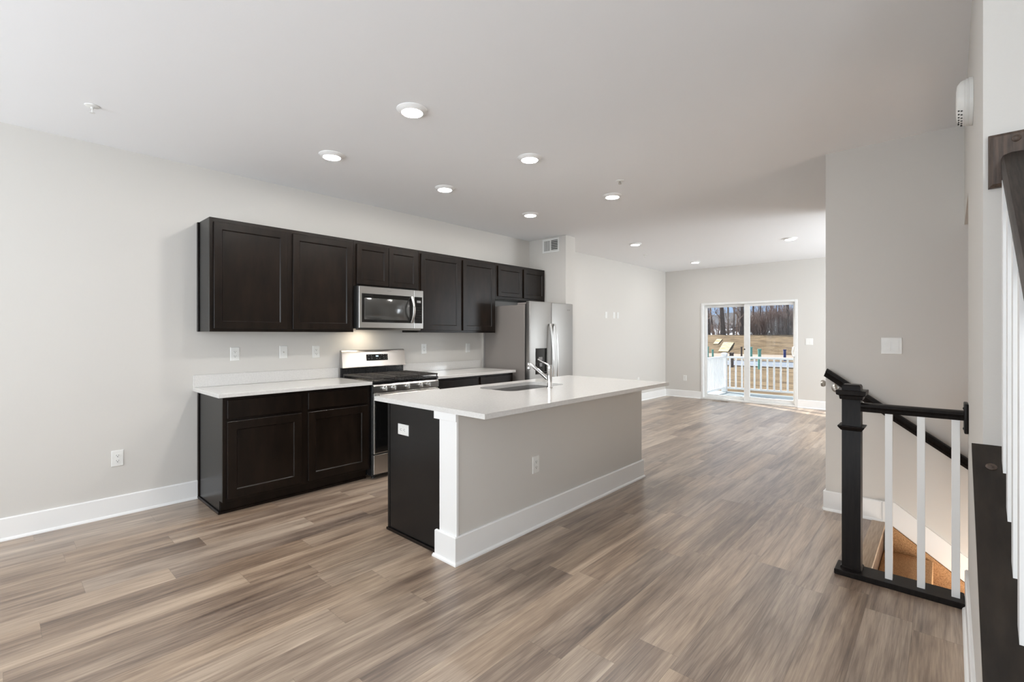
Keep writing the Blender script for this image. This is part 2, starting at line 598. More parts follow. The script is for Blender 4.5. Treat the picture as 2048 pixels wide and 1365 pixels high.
b = B()
b.box(-0.1, 4.24, FY0 - 0.15, FY1 + 0.1, -0.25, 0)
b.box(4.24, FX + 0.1, FY0 - 0.15, 3.345, -0.25, 0)
b.box(4.24, FX + 0.1, 4.36, FY1 + 0.1, -0.25, 0)
struct('floor', b, 'planks', smooth=False)
struct('ceiling', B().box(-0.15, FX + 0.15, FY0 - 0.15, FY1 + 0.2, H, H + 0.15), 'ceiling', smooth=False)
struct('wall_left', B().box(-0.15, 0, FY0 - 0.15, FY1 + 0.2, -0.25, H), 'wall', smooth=False)
struct('wall_chase', B().box(0, 0.672, 5.375, 5.6, 0, H, 0.004), 'wall', smooth=False)
b = B()
for q in ((FY0 - 0.15, -2.3, -2.6, H), (-2.3, -0.3, -2.6, 0.75), (-2.3, -0.3, 2.35, H), (-0.3, 6.85, -2.6, H), (6.85, 9.35, -2.6, 0.7), (6.85, 9.35, 2.3, H), (9.35, FY1 + 0.2, -2.6, H)):
    b.box(FX, FX + 0.15, q[0], q[1], q[2], q[3])
struct('wall_right', b, 'wall', smooth=False)

# rear wall with the opening for the sliding door
b = B()
DX0, DX1, DZ = 0.79, 2.55, 2.0
for q in ((-0.15, DX0, 0, H), (DX0, DX1, DZ, H), (DX1, FX + 0.15, 0, H)):
    b.box(q[0], q[1], FY1, FY1 + 0.2, q[2], q[3])
b.box(-0.15, FX + 0.15, FY1, FY1 + 0.2, -1.3, 0)
struct('wall_rear', b, 'wall', smooth=False)
# front wall behind the camera with two windows
b = B()
for q in ((-0.15, 0.5, 0, H), (0.5, 2.0, 0, 0.65), (0.5, 2.0, 2.35, H), (2.0, 2.6, 0, H), (2.6, 4.1, 0, 0.65), (2.6, 4.1, 2.35, H), (4.1, FX + 0.15, 0, H)):
    b.box(q[0], q[1], FY0 - 0.2, FY0, q[2], q[3])
struct('wall_front', b, 'wall', smooth=False)


def window(n_, x0, x1, z0, z1, y0, y1):
    ym = (y0 + y1) / 2
    f = B()
    t_ = 0.06
    f.box(x0, x0 + t_, y0, y1, z0, z1, 0.004).box(x1 - t_, x1, y0, y1, z0, z1, 0.004)
    f.box(x0 + t_, x1 - t_, y0, y1, z0, z0 + t_, 0.004).box(x0 + t_, x1 - t_, y0, y1, z1 - t_, z1, 0.004)
    f.box(x0 + t_, x1 - t_, ym - 0.02, ym + 0.02, (z0 + z1) / 2 - 0.025, (z0 + z1) / 2 + 0.025, 0.004)
    o = struct('window_%d' % n_, f, 'vinyl')
    build('glass_pane', B().box(x0 + t_, x1 - t_, ym - 0.003, ym + 0.003, z0 + t_, z1 - t_), 'glass', o)
    return o


window(1, 0.5, 2.0, 0.65, 2.35, FY0 - 0.13, FY0 - 0.05)
window(2, 2.6, 4.1, 0.65, 2.35, FY0 - 0.13, FY0 - 0.05)



def fill_window(n_, y0, y1, z0, z1):  # made-up side windows that let the added fill lamps in
    f, t_, ym = B(), 0.06, (y0 + y1) / 2
    xa, xb = FX + 0.05, FX + 0.12
    for q in (y0, y1 - t_):
        f.box(xa, xb, q, q + t_, z0, z1, 0.004)
    f.box(xa, xb, ym - 0.03, ym + 0.03, z0 + t_, z1 - t_, 0.004)
    f.box(xa, xb, y0 + t_, y1 - t_, z0, z0 + t_, 0.004).box(xa, xb, y0 + t_, y1 - t_, z1 - t_, z1, 0.004)
    o = struct('window_%d' % n_, f, 'vinyl')
    for qa, qb in ((y0 + t_, ym - 0.03), (ym + 0.03, y1 - t_)):
        build('glass_pane', B().box(FX + 0.082, FX + 0.088, qa, qb, z0 + t_, z1 - t_), 'glass', o)


fill_window(3, 6.85, 9.35, 0.7, 2.3)  # added opening for the far-room fill lamp
fill_window(4, -2.3, -0.3, 0.75, 2.35)  # added opening for the foyer fill lamp

# stair-side wall: full height from y 1.797, header over the way down, knee wall below the rake
Y1 = 1.797
b = B()
b.prism([(wx(Y1), Y1), (CX + 0.199, Y1), (CX + 0.199, 3.352), (wx(3.352), 3.352)], 0, H)
b.prism([(wx(3.352), 3.352), (CX + 0.199, 3.352), (CX + 0.199, 4.33), (wx(4.33), 4.33)], 2.078, H)
struct('wall_stair_side', b, 'wall', smooth=False)
# walls around the well below the floor, and the sloped underside above it
b = B()
b.box(4.24, FX, 3.245, 3.345, -2.6, -0.25)
struct('wall_stairwell_front', b, 'wall', smooth=False)
struct('ceiling_stairwell', B().box(CX + 0.199, FX, 3.352, 4.33, 2.078, 2.2), 'ceiling', smooth=False)
# closet block whose front face carries the stair handrail
b = B()
b.box(3.886, FX, 4.33, 4.45, -0.25, H)
b.box(4.2, FX, 4.33, 4.45, -2.6, -0.25)
b.box(3.886, 4.006, 4.45, 4.465, 0, H)
b.box(3.886, 4.006, 4.465, 5.265, 2.05, H)
b.box(3.886, 4.006, 5.265, 6.5, 0, H)
b.box(4.006, FX, 6.38, 6.5, 0, H)
struct('wall_stair', b, 'wall', smooth=False)
dr = struct('door_2', B().loft('x', [(4.47, 5.26, 0.01, 2.045, 3.93), (4.47, 5.26, 0.01, 2.045, 3.893), (4.472, 5.258, 0.012, 2.043, 3.891)]), 'trim')
kb = B()
kb.lathe([(0.031, 0), (0.031, -0.006), (0.012, -0.01), (0.011, -0.035), (0.022, -0.041), (0.028, -0.055), (0.024, -0.067), (0, -0.071)], (3.891, 4.535, 0.955), 'x')
build('door_knob', kb, 'nickel', dr, 'satin nickel door knob')


def baseboard(name, runs, h=0.148, t_=0.014, shoe=True):
    """runs: (p0, p1, normal) along the floor"""
    b1, b2 = B(), B()
    for (p0, p1, nn) in runs:
        p0, p1, nn = Vector(p0), Vector(p1), Vector(nn)
        prof = [(0, 0), (t_, 0), (t_, h - 0.006), (t_ - 0.005, h), (0, h)]
        v0 = [(p0.x + nn.x * a, p0.y + nn.y * a, z) for a, z in prof]
        b1.extr(v0, (p1.x - p0.x, p1.y - p0.y, 0))
        prof = [(t_, 0), (t_ + 0.012, 0), (t_ + 0.011, 0.007), (t_ + 0.007, 0.014), (t_, 0.019)]
        v0 = [(p0.x + nn.x * a, p0.y + nn.y * a, z) for a, z in prof]
        b2.extr(v0, (p1.x - p0.x, p1.y - p0.y, 0))
    o = struct(name, b1, 'trim', smooth=False)
    if shoe:
        build('shoe_molding', b2, 'trim', o, smooth=False)
    return o


baseboard('baseboard_left', [((0, FY0), (0, 1.14), (1, 0)), ((0, 5.6), (0, FY1), (1, 0))])
baseboard('baseboard_rear', [((0, FY1), (0.782, FY1), (0, -1)), ((2.56, FY1), (FX, FY1), (0, -1))])
baseboard('baseboard_stair', [((3.872, 4.33), (4.235, 4.33), (0, -1)), ((3.886, 4.33), (3.886, 4.46), (-1, 0))])
baseboard('baseboard_chase', [((0.672, 5.375), (0.672, 5.6), (1, 0))])
baseboard('baseboard_right', [((wx(0.42), 0.42), (wx(3.35), 3.35), (-1, 0))], t_=0.013)

# ------------------------------------------------------------------ stairs going down behind the guard
st = thing('carpeted_staircase', 'tan carpeted stairs leading down behind the black newel post', 'stairs', (4.24, 3.84, 0))
for k in range(6):
    x0, z = 4.24 + 0.267 * k, -0.19 * (k + 1)
    s_ = B().box(x0, min(x0 + 0.267, FX - 0.001), 3.35, 4.31, z - 0.19, z, 0.012, 2)
    build('step', s_, 'carpet', st)
build('nosing', B().box(4.172, 4.252, 3.35, 4.312, -0.022, 0.004, 0.004, 2), 'nosing', st, 'pale wood nosing at the top of the stairs')
# skirt boards along the flight
b = B()
sk = lambda x: 0.16 - 0.738 * (x - 4.303)
b.extr([(4.235, 4.312, 0.0), (4.235, 4.312, 0.148), (4.3, 4.312, 0.155), (5.7, 4.312, sk(5.7)), (5.7, 4.312, sk(5.7) - 0.165), (4.26, 4.312, sk(4.26) - 0.18)], (0, 0.018, 0))
struct('trim_1', b, 'trim', smooth=False)

b = B()
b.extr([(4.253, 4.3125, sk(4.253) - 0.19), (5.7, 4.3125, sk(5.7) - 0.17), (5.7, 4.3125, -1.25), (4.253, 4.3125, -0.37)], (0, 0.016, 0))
build('warm_bounce_strip', b, 'carpet', st)  # carpet colour standing in for warm bounce on the shaded wall below the skirt

# handrail on that wall
hr = thing('wall_handrail', 'dark sloped handrail fixed to the wall above the stairs going down', 'handrail', (3.9, 4.27, 1.06))
b = B()
p0, p1 = Vector((3.895, 4.272, 1.062)), Vector((5.5, 4.272, 1.062 - 0.712 * 1.605))
prof = [(-0.022, -0.026), (0.022, -0.026), (0.026, -0.012), (0.02, -0.002), (0.028, 0.008), (0.024, 0.024), (0.01, 0.031), (-0.01, 0.031), (-0.024, 0.024), (-0.028, 0.008), (-0.02, -0.002), (-0.026, -0.012)]
b.extr([(p0.x + 0.35 * dz, p0.y + dy, p0.z + dz) for dy, dz in prof], p1 - p0)
build('rail', b, 'dark_wood', hr)
for x in (3.957, 5.0):
    zz = 1.062 - 0.712 * (x - 3.895)
    b = B().tube([(x, 4.27, zz - 0.025), (x, 4.272, zz - 0.06), (x, 4.3, zz - 0.075), (x, 4.322, zz - 0.075)], 0.007, 8)
    b.lathe([(0.034, 0), (0.033, -0.006), (0.02, -0.012), (0, -0.013)], (x, 4.33, zz - 0.075), 'y')
    build('bracket', b, 'nickel', hr, 'round satin nickel bracket')

# ------------------------------------------------------------------ guard rail with newel at the stair opening
gd = thing('stair_guardrail', 'short guardrail with square black newel post and three white balusters', 'railing', (4.17, 3.29, 0))
build('base_plate', B().box(4.1, wx(3.27) - 0.014, 3.2, 3.345, 0, 0.03, 0.004), 'dark_wood', gd)
nx0, nx1, ny0, ny1 = 4.13, 4.217, 3.25, 3.337


def nring(b_, z0, z1, g0, g1):
    return [(nx0 - g0, nx1 + g0, ny0 - g0, ny1 + g0, z0), (nx0 - g1, nx1 + g1, ny0 - g1, ny1 + g1, z1)]


b = B()
b.loft('z', nring(b, 0.03, 1.058, 0, 0) + [(nx0 + 0.006, nx1 - 0.006, ny0 + 0.006, ny1 - 0.006, 1.068)])
nw = build('newel_post', b, 'dark_wood', gd)
b = B()
b.loft('z', nring(b, 0.985, 0.985, 0.0, 0.008) + nring(b, 0.992, 1.005, 0.01, 0.012) + nring(b, 1.012, 1.034, 0.024, 0.026) + nring(b, 1.037, 1.037, 0.024, 0.0))
build('cap_molding', b, 'dark_wood', nw)
b = B()
b.loft('z', nring(b, 0.81, 0.81, 0.0, 0.004) + nring(b, 0.824, 0.83, 0.014, 0.018) + nring(b, 0.836, 0.836, 0.018, 0.0))
build('neck_molding', b, 'dark_wood', nw)
b = B()
b.loft('z', nring(b, 0.03, 0.03, 0.0, 0.006) + nring(b, 0.037, 0.042, 0.006, 0.0))
build('foot_molding', b, 'dark_wood', nw)
b = B()
prof = [(3.25, 0.922), (3.314, 0.922), (3.317, 0.932), (3.312, 0.94), (3.32, 0.95), (3.316, 0.962), (3.3, 0.968), (3.264, 0.968), (3.248, 0.962), (3.244, 0.95), (3.252, 0.94), (3.247, 0.932)]
b.extr([(4.217, y, z) for y, z in prof], (wx(3.28) - 0.018 - 4.217, 0, 0))
build('handrail', b, 'dark_wood', gd)
for x in (4.323, 4.455, 4.587):
    build('baluster', B().box(x, x + 0.032, 3.253, 3.285, 0.028, 0.925, 0.001), 'trim', gd)
xw = wx(3.28)
rp = build('wall_plate', B().box(xw - 0.017, xw - 0.0005, 3.215, 3.35, 0.861, 1.008, 0.005, 2), 'dark_wood', gd)
for z in (0.985, 0.885):
    build('screw', B().lathe([(0.006, 0), (0.006, -0.003), (0.003, -0.005), (0, -0.005)], (xw - 0.017, 3.235, z), 'x', 10), 'black_plastic', rp)

# ------------------------------------------------------------------ rake balustrade of the stairs going up
kx0, kx1 = CX + 0.0573, CX + 0.221
SL = 0.763
cz = lambda y: 1.055 + SL * (y - Y1)
b = B()
b.extr([(wx(0.45), 0.45, 0), (wx(Y1), Y1, 0), (wx(Y1), Y1, cz(Y1) - 0.02), (wx(0.45), 0.45, cz(0.45) - 0.02)], (0.12, 0, 0))
struct('wall_knee', b, 'trim', smooth=False)
rk = thing('rake_balustrade', 'sloped balustrade at the right edge with dark cap and close-set white balusters', 'railing', (CX + 0.14, 1.1, 0.4))
b = B()
pp = [(0.5, cz(0.5)), (Y1 - 0.002, cz(Y1)), (Y1 - 0.002, cz(Y1) - 0.022), (0.5, cz(0.5) - 0.022)]
b.extr([(kx0, y, z) for y, z in pp], (kx1 - kx0, 0, 0))
capo = build('wall_cap', b, 'cap_wood', rk)
tl = math.atan(SL)
b = B()
cy, czz = 1.735, cz(1.735)
nrm = Vector((0, -math.sin(tl), math.cos(tl)))
tdir = Vector((0, math.cos(tl), math.sin(tl)))
rings = []
for r_, h_ in ((0.011, 0.0), (0.011, 0.003), (0.007, 0.006), (0.0, 0.007)):
    c_ = Vector((CX + 0.092, cy, czz)) + nrm * h_
    if r_ == 0:
        rings.append([b.bm.verts.new(c_)])
    else:
        rings.append([b.bm.verts.new(c_ + Vector((1, 0, 0)) * r_ * math.cos(2 * PI * k / 12) + tdir * r_ * math.sin(2 * PI * k / 12)) for k in range(12)])
for a_, c_ in zip(rings, rings[1:]):
    for k in range(12):
        j = (k + 1) % 12
        b.bm.faces.new((a_[k], a_[j], c_[j], c_[k]) if len(c_) > 1 else (a_[k], a_[j], c_[0]))
build('wood_plug', b, 'walnut', capo)
rz_ = lambda y: 1.765 + SL * (y - 1.78)      # underside of the rail
for k in range(8):
    y = 1.754 - 0.116 * k
    b = B()
    x0, x1 = CX + 0.112, CX + 0.144
    pts = [(y - 0.032, cz(y - 0.032) - 0.002), (y, cz(y) - 0.002), (y, rz_(y) + 0.004), (y - 0.032, rz_(y - 0.032) + 0.004)]
    b.extr([(x0, yy, z) for yy, z in pts], (x1 - x0, 0, 0))
    build('baluster', b, 'trim', rk)
b = B()
rcx = CX + 0.1405
prof = [(-0.026, 0.0), (0.026, 0.0), (0.0285, 0.012), (0.0285, 0.046), (0.024, 0.056), (0.01, 0.061), (-0.01, 0.061), (-0.024, 0.056), (-0.0285, 0.046), (-0.0285, 0.012)]
y0_, y1_ = 0.42, 1.778
b.extr([(rcx + a, y1_, rz_(y1_) + z) for a, z in prof], (0, y0_ - y1_, rz_(y0_) - rz_(y1_)))
build('handrail', b, 'rail_wood', rk)
b = B()
b.loft('y', [(CX + 0.089, CX + 0.191, 1.739, 1.878, Y1), (CX + 0.089, CX + 0.191, 1.739, 1.878, Y1 - 0.014), (CX + 0.097, CX + 0.183, 1.747, 1.87, Y1 - 0.02)])
ro = build('rosette', b, 'walnut', rk, 'brown wood rosette plate')
build('screw_plug', B().lathe([(0.0085, 0), (0.0085, -0.004), (0.005, -0.007), (0, -0.008)], (CX + 0.1395, Y1 - 0.02, 1.857), 'y', 14), 'walnut', ro)
# the flight itself, out of the camera's sight behind the balustrade
us = thing('stair_flight', 'carpeted flight going up behind the right-hand balustrade', 'stairs', (5.2, 0.8, 0))
for k in range(10):
    y = 0.8 + 0.249 * k
    build('step', B().box(CX + 0.2005, FX - 0.001, y, y + 0.249, max(0, 0.19 * (k - 1)), 0.19 * (k + 1), 0.01, 2), 'carpet', us)

# ------------------------------------------------------------------ cabinets


def cabinet_wall(label, y0, y1, z0, z1, doors, zd0, zd1, fr=0.055):
    t_ = thing('wall_cabinet', label, 'cabinet', (0, (y0 + y1) / 2, z0), group='dark wall cabinets over the counter')
    build('cabinet_box', B().box(0.0005, 0.285, y0 + 0.0005, y1 - 0.0005, z0, z1, 0.001), 'espresso_panel', t_)
    build('face_frame', B().box(0.2855, 0.305, y0 + 0.0005, y1 - 0.0005, z0, z1, 0.001), 'espresso', t_)
    for (a, c) in doors:
        build('door', B().shaker(0.306, a, c, zd0, zd1, 0.02, fr), 'espresso', t_)
    return t_


cabinet_wall('tall two-door dark wall cabinet at the left end, above the left counter', 1.142, 2.368, 1.375, 2.277, [(1.169, 1.73), (1.78, 2.345)], 1.4, 2.242)
build('scribe_molding', B().box(0.0005, 0.03, 1.132, 1.1415, 1.375, 2.277, 0.002), 'espresso', [o for o in COL.objects if o.name == 'wall_cabinet'][0])
cabinet_wall('short two-door dark wall cabinet directly above the microwave', 2.369, 3.138, 1.83, 2.277, [(2.396, 2.752), (2.758, 3.114)], 1.846, 2.242, 0.05)
cabinet_wall('tall two-door dark wall cabinet between microwave and refrigerator', 3.139, 4.345, 1.375, 2.277, [(3.165, 3.733), (3.78, 4.318)], 1.4, 2.242)
cabinet_wall('short two-door dark wall cabinet above the refrigerator', 4.346, 5.36, 1.815, 2.277, [(4.383, 4.845), (4.887, 5.33)], 1.848, 2.242, 0.05)


def cabinet_base(label, y0, y1, doors, end_molding):
    t_ = thing('base_cabinet', label, 'cabinet', (0.3, (y0 + y1) / 2, 0), group='dark base cabinets along the wall')
    b_ = B()
    b_.extr([(0.0005, y0, 0.0), (0.535, y0, 0.0), (0.535, y0, 0.1), (0.592, y0, 0.1), (0.592, y0, 0.884), (0.0005, y0, 0.884)], (0, y1 - y0, 0))
    build('cabinet_box', b_, 'espresso_panel', t_, smooth=False)
    build('face_frame', B().box(0.5925, 0.61, y0, y1, 0.1, 0.884, 0.001), 'espresso', t_)
    build('toe_kick', B().box(0.536, 0.541, y0 + 0.005, y1 - 0.001, 0.0, 0.1, 0.001), 'espresso', t_)
    b_ = B().box(0.5415, 0.553, y0 - 0.012, y1 - 0.001, 0.0, 0.02, 0.004)
    if end_molding:
        b_.box(0.0005, 0.553, y0 - 0.013, y0 - 0.0005, 0.0, 0.02, 0.004)
    build('shoe_molding', b_, 'espresso', t_)
    if end_molding:
        build('scribe_molding', B().box(0.0005, 0.03, y0 - 0.01, y0 - 0.0005, 0.02, 0.884, 0.002), 'espresso', t_)
    for (a, c) in doors:
        build('door', B().shaker(0.611, a, c, 0.125, 0.7, 0.02, 0.062), 'espresso', t_)
        d_ = B()
        d_.loft('x', [(a, c, 0.722, 0.862, 0.611), (a, c, 0.722, 0.862, 0.627), (a + 0.004, c - 0.004, 0.726, 0.858, 0.631)])
        build('drawer_front', d_, 'espresso', t_)
    return t_


cabinet_base('dark base cabinet with two doors and two drawers left of the range', 1.145, 2.362, [(1.172, 1.725), (1.778, 2.335)], True)
cabinet_base('dark base cabinet between the range and the refrigerator', 3.135, 4.34, [(3.163, 3.72), (3.775, 4.31)], False)


def counter(label, y0, y1):
    t_ = thing('countertop', label, 'countertop', (0.33, (y0 + y1) / 2, 0.885), group='white counters along the wall')
    build('slab', B().box(0.0005, 0.655, y0, y1, 0.885, 0.915, 0.002), 'quartz', t_)
    build('backsplash', B().box(0.0005, 0.02, y0, y1, 0.9155, 1.016, 0.0015), 'quartz', t_)


counter('white quartz countertop with low backsplash left of the range', 1.105, 2.364)
counter('white quartz countertop with low backsplash right of the range', 3.133, 4.352)

# ------------------------------------------------------------------ gas range
rg = thing('gas_range', 'stainless gas range with black cooktop and front knobs', 'range', (0.34, 2.75, 0))
RY0, RY1 = 2.369, 3.129
build('body', B().box(0.02, 0.64, RY0, RY1, 0.03, 0.9, 0.003), 'enamel', rg)
for y in (RY0 + 0.05, RY1 - 0.05):
    for x in (0.08, 0.58):
        build('foot', B().lathe([(0.02, 0.0), (0.02, 0.03)], (x, y, 0), 'z', 12), 'black_plastic', rg)
build('control_panel', B().extr([(0.641, RY0, 0.812), (0.668, RY0, 0.812), (0.668, RY0, 0.87), (0.655, RY0, 0.884), (0.641, RY0, 0.884)], (0, RY1 - RY0, 0)), 'steel', rg)
ct = build('cooktop', B().box(0.06, 0.662, RY0 - 0.003, RY1 + 0.003, 0.9005, 0.918, 0.006, 2), 'enamel', rg)
for (x, y) in ((0.22, 2.52), (0.5, 2.52), (0.36, 2.75), (0.22, 2.98), (0.5, 2.98)):
    b = B().lathe([(0.05, 0.9165), (0.048, 0.922), (0.036, 0.927), (0.036, 0.934), (0, 0.936)], (x, y, 0), 'z', 20)
    bo = build('burner', b, 'iron', rg)
    build('burner_ring', B().lathe([(0.0365, 0.9225), (0.044, 0.9225), (0.043, 0.926), (0.0368, 0.9266)], (x, y, 0), 'z', 20), 'brass', bo)
for (a, c) in ((2.375, 2.618), (2.628, 2.872), (2.882, 3.125)):
    b = B()
    zt0, zt1 = 0.936, 0.95
    for y in (a, c - 0.011):
        b.box(0.09, 0.66, y, y + 0.011, zt0, zt1, 0.002)
    for x in (0.09, 0.36, 0.649):
        b.box(x, x + 0.011, a + 0.011, c - 0.011, zt0, zt1, 0.002)
    m_ = (a + c) / 2
    b.box(0.101, 0.649, m_ - 0.005, m_ + 0.005, zt0, zt1 + 0.001, 0.002)
    for x in (0.17, 0.225, 0.28, 0.44, 0.5, 0.56):
        b.box(x - 0.004, x + 0.004, a + 0.011, m_ - 0.03, zt0, zt1, 0.002)
        b.box(x - 0.004, x + 0.004, m_ + 0.03, c - 0.011, zt0, zt1, 0.002)
    for x in (0.095, 0.65):
        for y in (a + 0.005, c - 0.006):
            b.box(x - 0.005, x + 0.005, y - 0.005, y + 0.005, 0.918, zt0, 0.001)
    build('grate', b, 'iron', rg)
b = B()
b.extr([(0.02, RY0 + 0.012, 0.9), (0.055, RY0 + 0.012, 0.9), (0.055, RY0 + 0.012, 1.01), (0.02, RY0 + 0.012, 1.01)], (0, RY1 - RY0 - 0.024, 0))
build('back_riser', b, 'enamel', rg)
b = B()
b.extr([(0.022, RY0 + 0.004, 1.012), (0.088, RY0 + 0.004, 1.012), (0.082, RY0 + 0.004, 1.02), (0.066, RY0 + 0.004, 1.168), (0.055, RY0 + 0.004, 1.186), (0.04, RY0 + 0.004, 1.19), (0.022, RY0 + 0.004, 1.19)], (0, RY1 - RY0 - 0.008, 0))
bgd = build('backguard', b, 'steel', rg)
b = B()
b.extr([(0.0775, 2.645, 1.077), (0.0793, 2.645, 1.077), (0.0727, 2.645, 1.142), (0.0709, 2.645, 1.142)], (0, 0.256, 0))
dsp = build('display', b, 'black_glass', rg)
for (dy, z) in [(0.02, 1.128), (0.05, 1.128), (0.02, 1.094), (0.055, 1.094), (0.055, 1.11), (0.115, 1.094), (0.15, 1.094), (0.175, 1.128), (0.2, 1.132), (0.232, 1.132), (0.2, 1.112), (0.232, 1.112), (0.232, 1.092), (0.205, 1.092)]:
    xx = 0.0793 - (z - 1.077) * 0.1015
    build('touch_key', B().box(xx - 0.0002, xx + 0.0004, 2.645 + dy, 2.645 + dy + 0.014, z, z + 0.004), 'grey_mark', dsp)
z = 1.116
for dy in (0.112, 0.119, 0.128, 0.135):
    xx = 0.0793 - (z - 1.077) * 0.1015
    build('clock_digit', B().box(xx - 0.0004, xx + 0.0006, 2.645 + dy, 2.645 + dy + 0.004, z, z + 0.012), 'clock', dsp)
dr = build('oven_door', B().box(0.6405, 0.668, RY0 + 0.003, RY1 - 0.003, 0.24, 0.806, 0.003), 'steel', rg)
build('oven_window', B().loft('x', [(RY0 + 0.018, RY1 - 0.018, 0.252, 0.742, 0.6682), (RY0 + 0.019, RY1 - 0.019, 0.253, 0.741, 0.671)]), 'black_glass', dr)
b = B()
b.tube([(0.71, RY0 + 0.03, 0.785), (0.71, RY1 - 0.03, 0.785)], 0.0125, 12)
for y in (RY0 + 0.055, RY1 - 0.055):
    b.box(0.6683, 0.712, y - 0.012, y + 0.012, 0.776, 0.794, 0.003)
build('handle', b, 'handle_steel', dr)
build('drawer', B().box(0.6405, 0.666, RY0 + 0.003, RY1 - 0.003, 0.05, 0.23, 0.003), 'steel', rg)
for y in (2.486, 2.583, 2.74, 2.898, 2.992):
    k_ = B().lathe([(0.026, 0.0), (0.026, 0.006), (0.0215, 0.009), (0.02, 0.034), (0.017, 0.037), (0, 0.037)], (0.6682, y, 0.846), 'x', 20)
    k_.box(0.703, 0.712, y - 0.006, y + 0.006, 0.826, 0.866, 0.002)
    build('knob', k_, 'handle_steel', rg)

# ------------------------------------------------------------------ microwave over the range
mw = thing('microwave', 'stainless over-the-range microwave under the short cabinet', 'microwave', (0.2, 2.753, 1.41))
build('body', B().box(0.0005, 0.37, 2.372, 3.136, 1.413, 1.827, 0.003), 'black_plastic', mw)
b = B()
b.extr([(0.02, 2.38, 1.4128), (0.37, 2.38, 1.4128), (0.355, 2.38, 1.397), (0.33, 2.38, 1.397), (0.322, 2.38, 1.4105), (0.02, 2.38, 1.4105)], (0, 0.748, 0))
und = build('underside', b, 'steel_dark', mw)
build('task_lamp', B().box(0.14, 0.21, 2.53, 2.65, 1.408, 1.4104), 'hood_lamp', und, 'lit lamp under the microwave')
build('grease_filter', B().box(0.08, 0.3, 2.72, 3.0, 1.408, 1.4104), 'steel_dark', und)
dr = build('door', B().box(0.3705, 0.4, 2.374, 3.0135, 1.416, 1.823, 0.003), 'steel', mw)
b = B().loft('x', [(2.403, 3.0, 1.472, 1.753, 0.4002), (2.403, 3.0, 1.472, 1.753, 0.402), (2.406, 2.997, 1.475, 1.75, 0.4025)])
wn = build('window_border', b, 'black_glass', mw)
build('window', B().loft('x', [(2.43, 2.955, 1.5, 1.71, 0.4027), (2.431, 2.954, 1.501, 1.709, 0.4034)]), 'window_glass', wn)
b = B().box(0.4001, 0.4009, 2.685, 2.735, 1.789, 1.793)
build('maker_mark', b, 'grey_mark', dr)
b = B()
pts = []
for i in range(13):
    u = i / 12
    pts.append((0.412 + 0.042 * math.sin(PI * u), 2.981, 1.478 + 0.268 * u))
b.tube(pts, 0.014, 12, flat=((1, 0, 0), 0.55))
for z in (1.486, 1.738):
    b.box(0.4026, 0.42, 2.972, 2.99, z - 0.008, z + 0.008, 0.002)
build('handle', b, 'handle_steel', dr)
pn = build('control_side', B().box(0.3705, 0.4, 3.016, 3.135, 1.416, 1.823, 0.003), 'steel', mw)
kp = build('keypad', B().loft('x', [(3.02, 3.119, 1.472, 1.753, 0.4002), (3.022, 3.117, 1.474, 1.751, 0.4022)]), 'black_glass', mw)
for i in range(3):
    for j in range(6):
        y, z = 3.042 + 0.024 * i, 1.5 + 0.027 * j
        build('key', B().box(0.4022, 0.4028, y, y + 0.009, z, z + 0.006), 'window_glass', kp)
build('clock_window', B().box(0.4022, 0.4028, 3.05, 3.1, 1.69, 1.715), 'grey_mark', kp)

# ------------------------------------------------------------------ refrigerator
fg = thing('refrigerator', 'grey stainless side-by-side refrigerator with water dispenser', 'refrigerator', (0.42, 4.87, 0))
GY0, GY1 = 4.42, 5.33
build('cabinet', B().box(0.03, 0.735, GY0, GY1, 0.03, 1.722, 0.004), 'grey_paint', fg)
build('gasket', B().box(0.7355, 0.757, GY0 + 0.012, GY1 - 0.012, 0.1, 1.735, 0.002), 'black_plastic', fg)
build('toe_grille', B().box(0.66, 0.74, GY0 + 0.01, GY1 - 0.01, 0.0, 0.029, 0.002), 'black_plastic', fg)
for y in (GY0 + 0.02, GY1 - 0.1):
    build('hinge_cover', B().box(0.6, 0.79, y, y + 0.08, 1.7225, 1.752, 0.006, 2), 'grey_paint', fg)
xf = 0.822
d1 = build('freezer_door', B().box(0.758, xf, GY0, 4.852, 0.06, 1.766, 0.008, 3), 'steel_dark', fg)
d2 = build('fridge_door', B().box(0.758, xf, 4.858, GY1, 0.06, 1.766, 0.008, 3), 'steel_dark', fg)
ds = build('dispenser', B().loft('x', [(4.527, 4.762, 0.855, 1.18, xf + 0.0002), (4.53, 4.759, 0.858, 1.177, xf + 0.004), (4.55, 4.739, 0.875, 1.165, xf + 0.0045)]), 'black_glass', fg)
build('dispenser_keys', B().box(xf + 0.0046, xf + 0.0052, 4.585, 4.66, 1.03, 1.07), 'grey_mark', ds)
build('paddle', B().box(xf + 0.0046, xf + 0.012, 4.6, 4.65, 0.95, 0.995, 0.004), 'grey_mark', ds)
build('drip_tray', B().box(xf + 0.0046, xf + 0.02, 4.56, 4.73, 0.875, 0.885, 0.002), 'black_plastic', ds)
for d_, y in ((d1, 4.806), (d2, 4.9)):
    b = B()
    pts = []
    for i in range(17):
        u = i / 16
        pts.append((xf + 0.02 + 0.05 * math.sin(PI * u) ** 0.8, y, 0.5 + 0.99 * u))
    b.tube(pts, 0.016, 12, flat=((1, 0, 0), 0.6))
    for z in (0.512, 1.478):
        b.box(xf + 0.0002, xf + 0.028, y - 0.011, y + 0.011, z - 0.012, z + 0.012, 0.003)
    build('handle', b, 'handle_steel', d_)
b = B().lathe([(0.009, xf + 0.0002), (0.009, xf + 0.001), (0, xf + 0.001)], (0, 5.205, 1.68), 'x', 14)
b.box(xf + 0.0002, xf + 0.001, 5.222, 5.262, 1.675, 1.687)
build('maker_mark', b, 'grey_paint', d2)

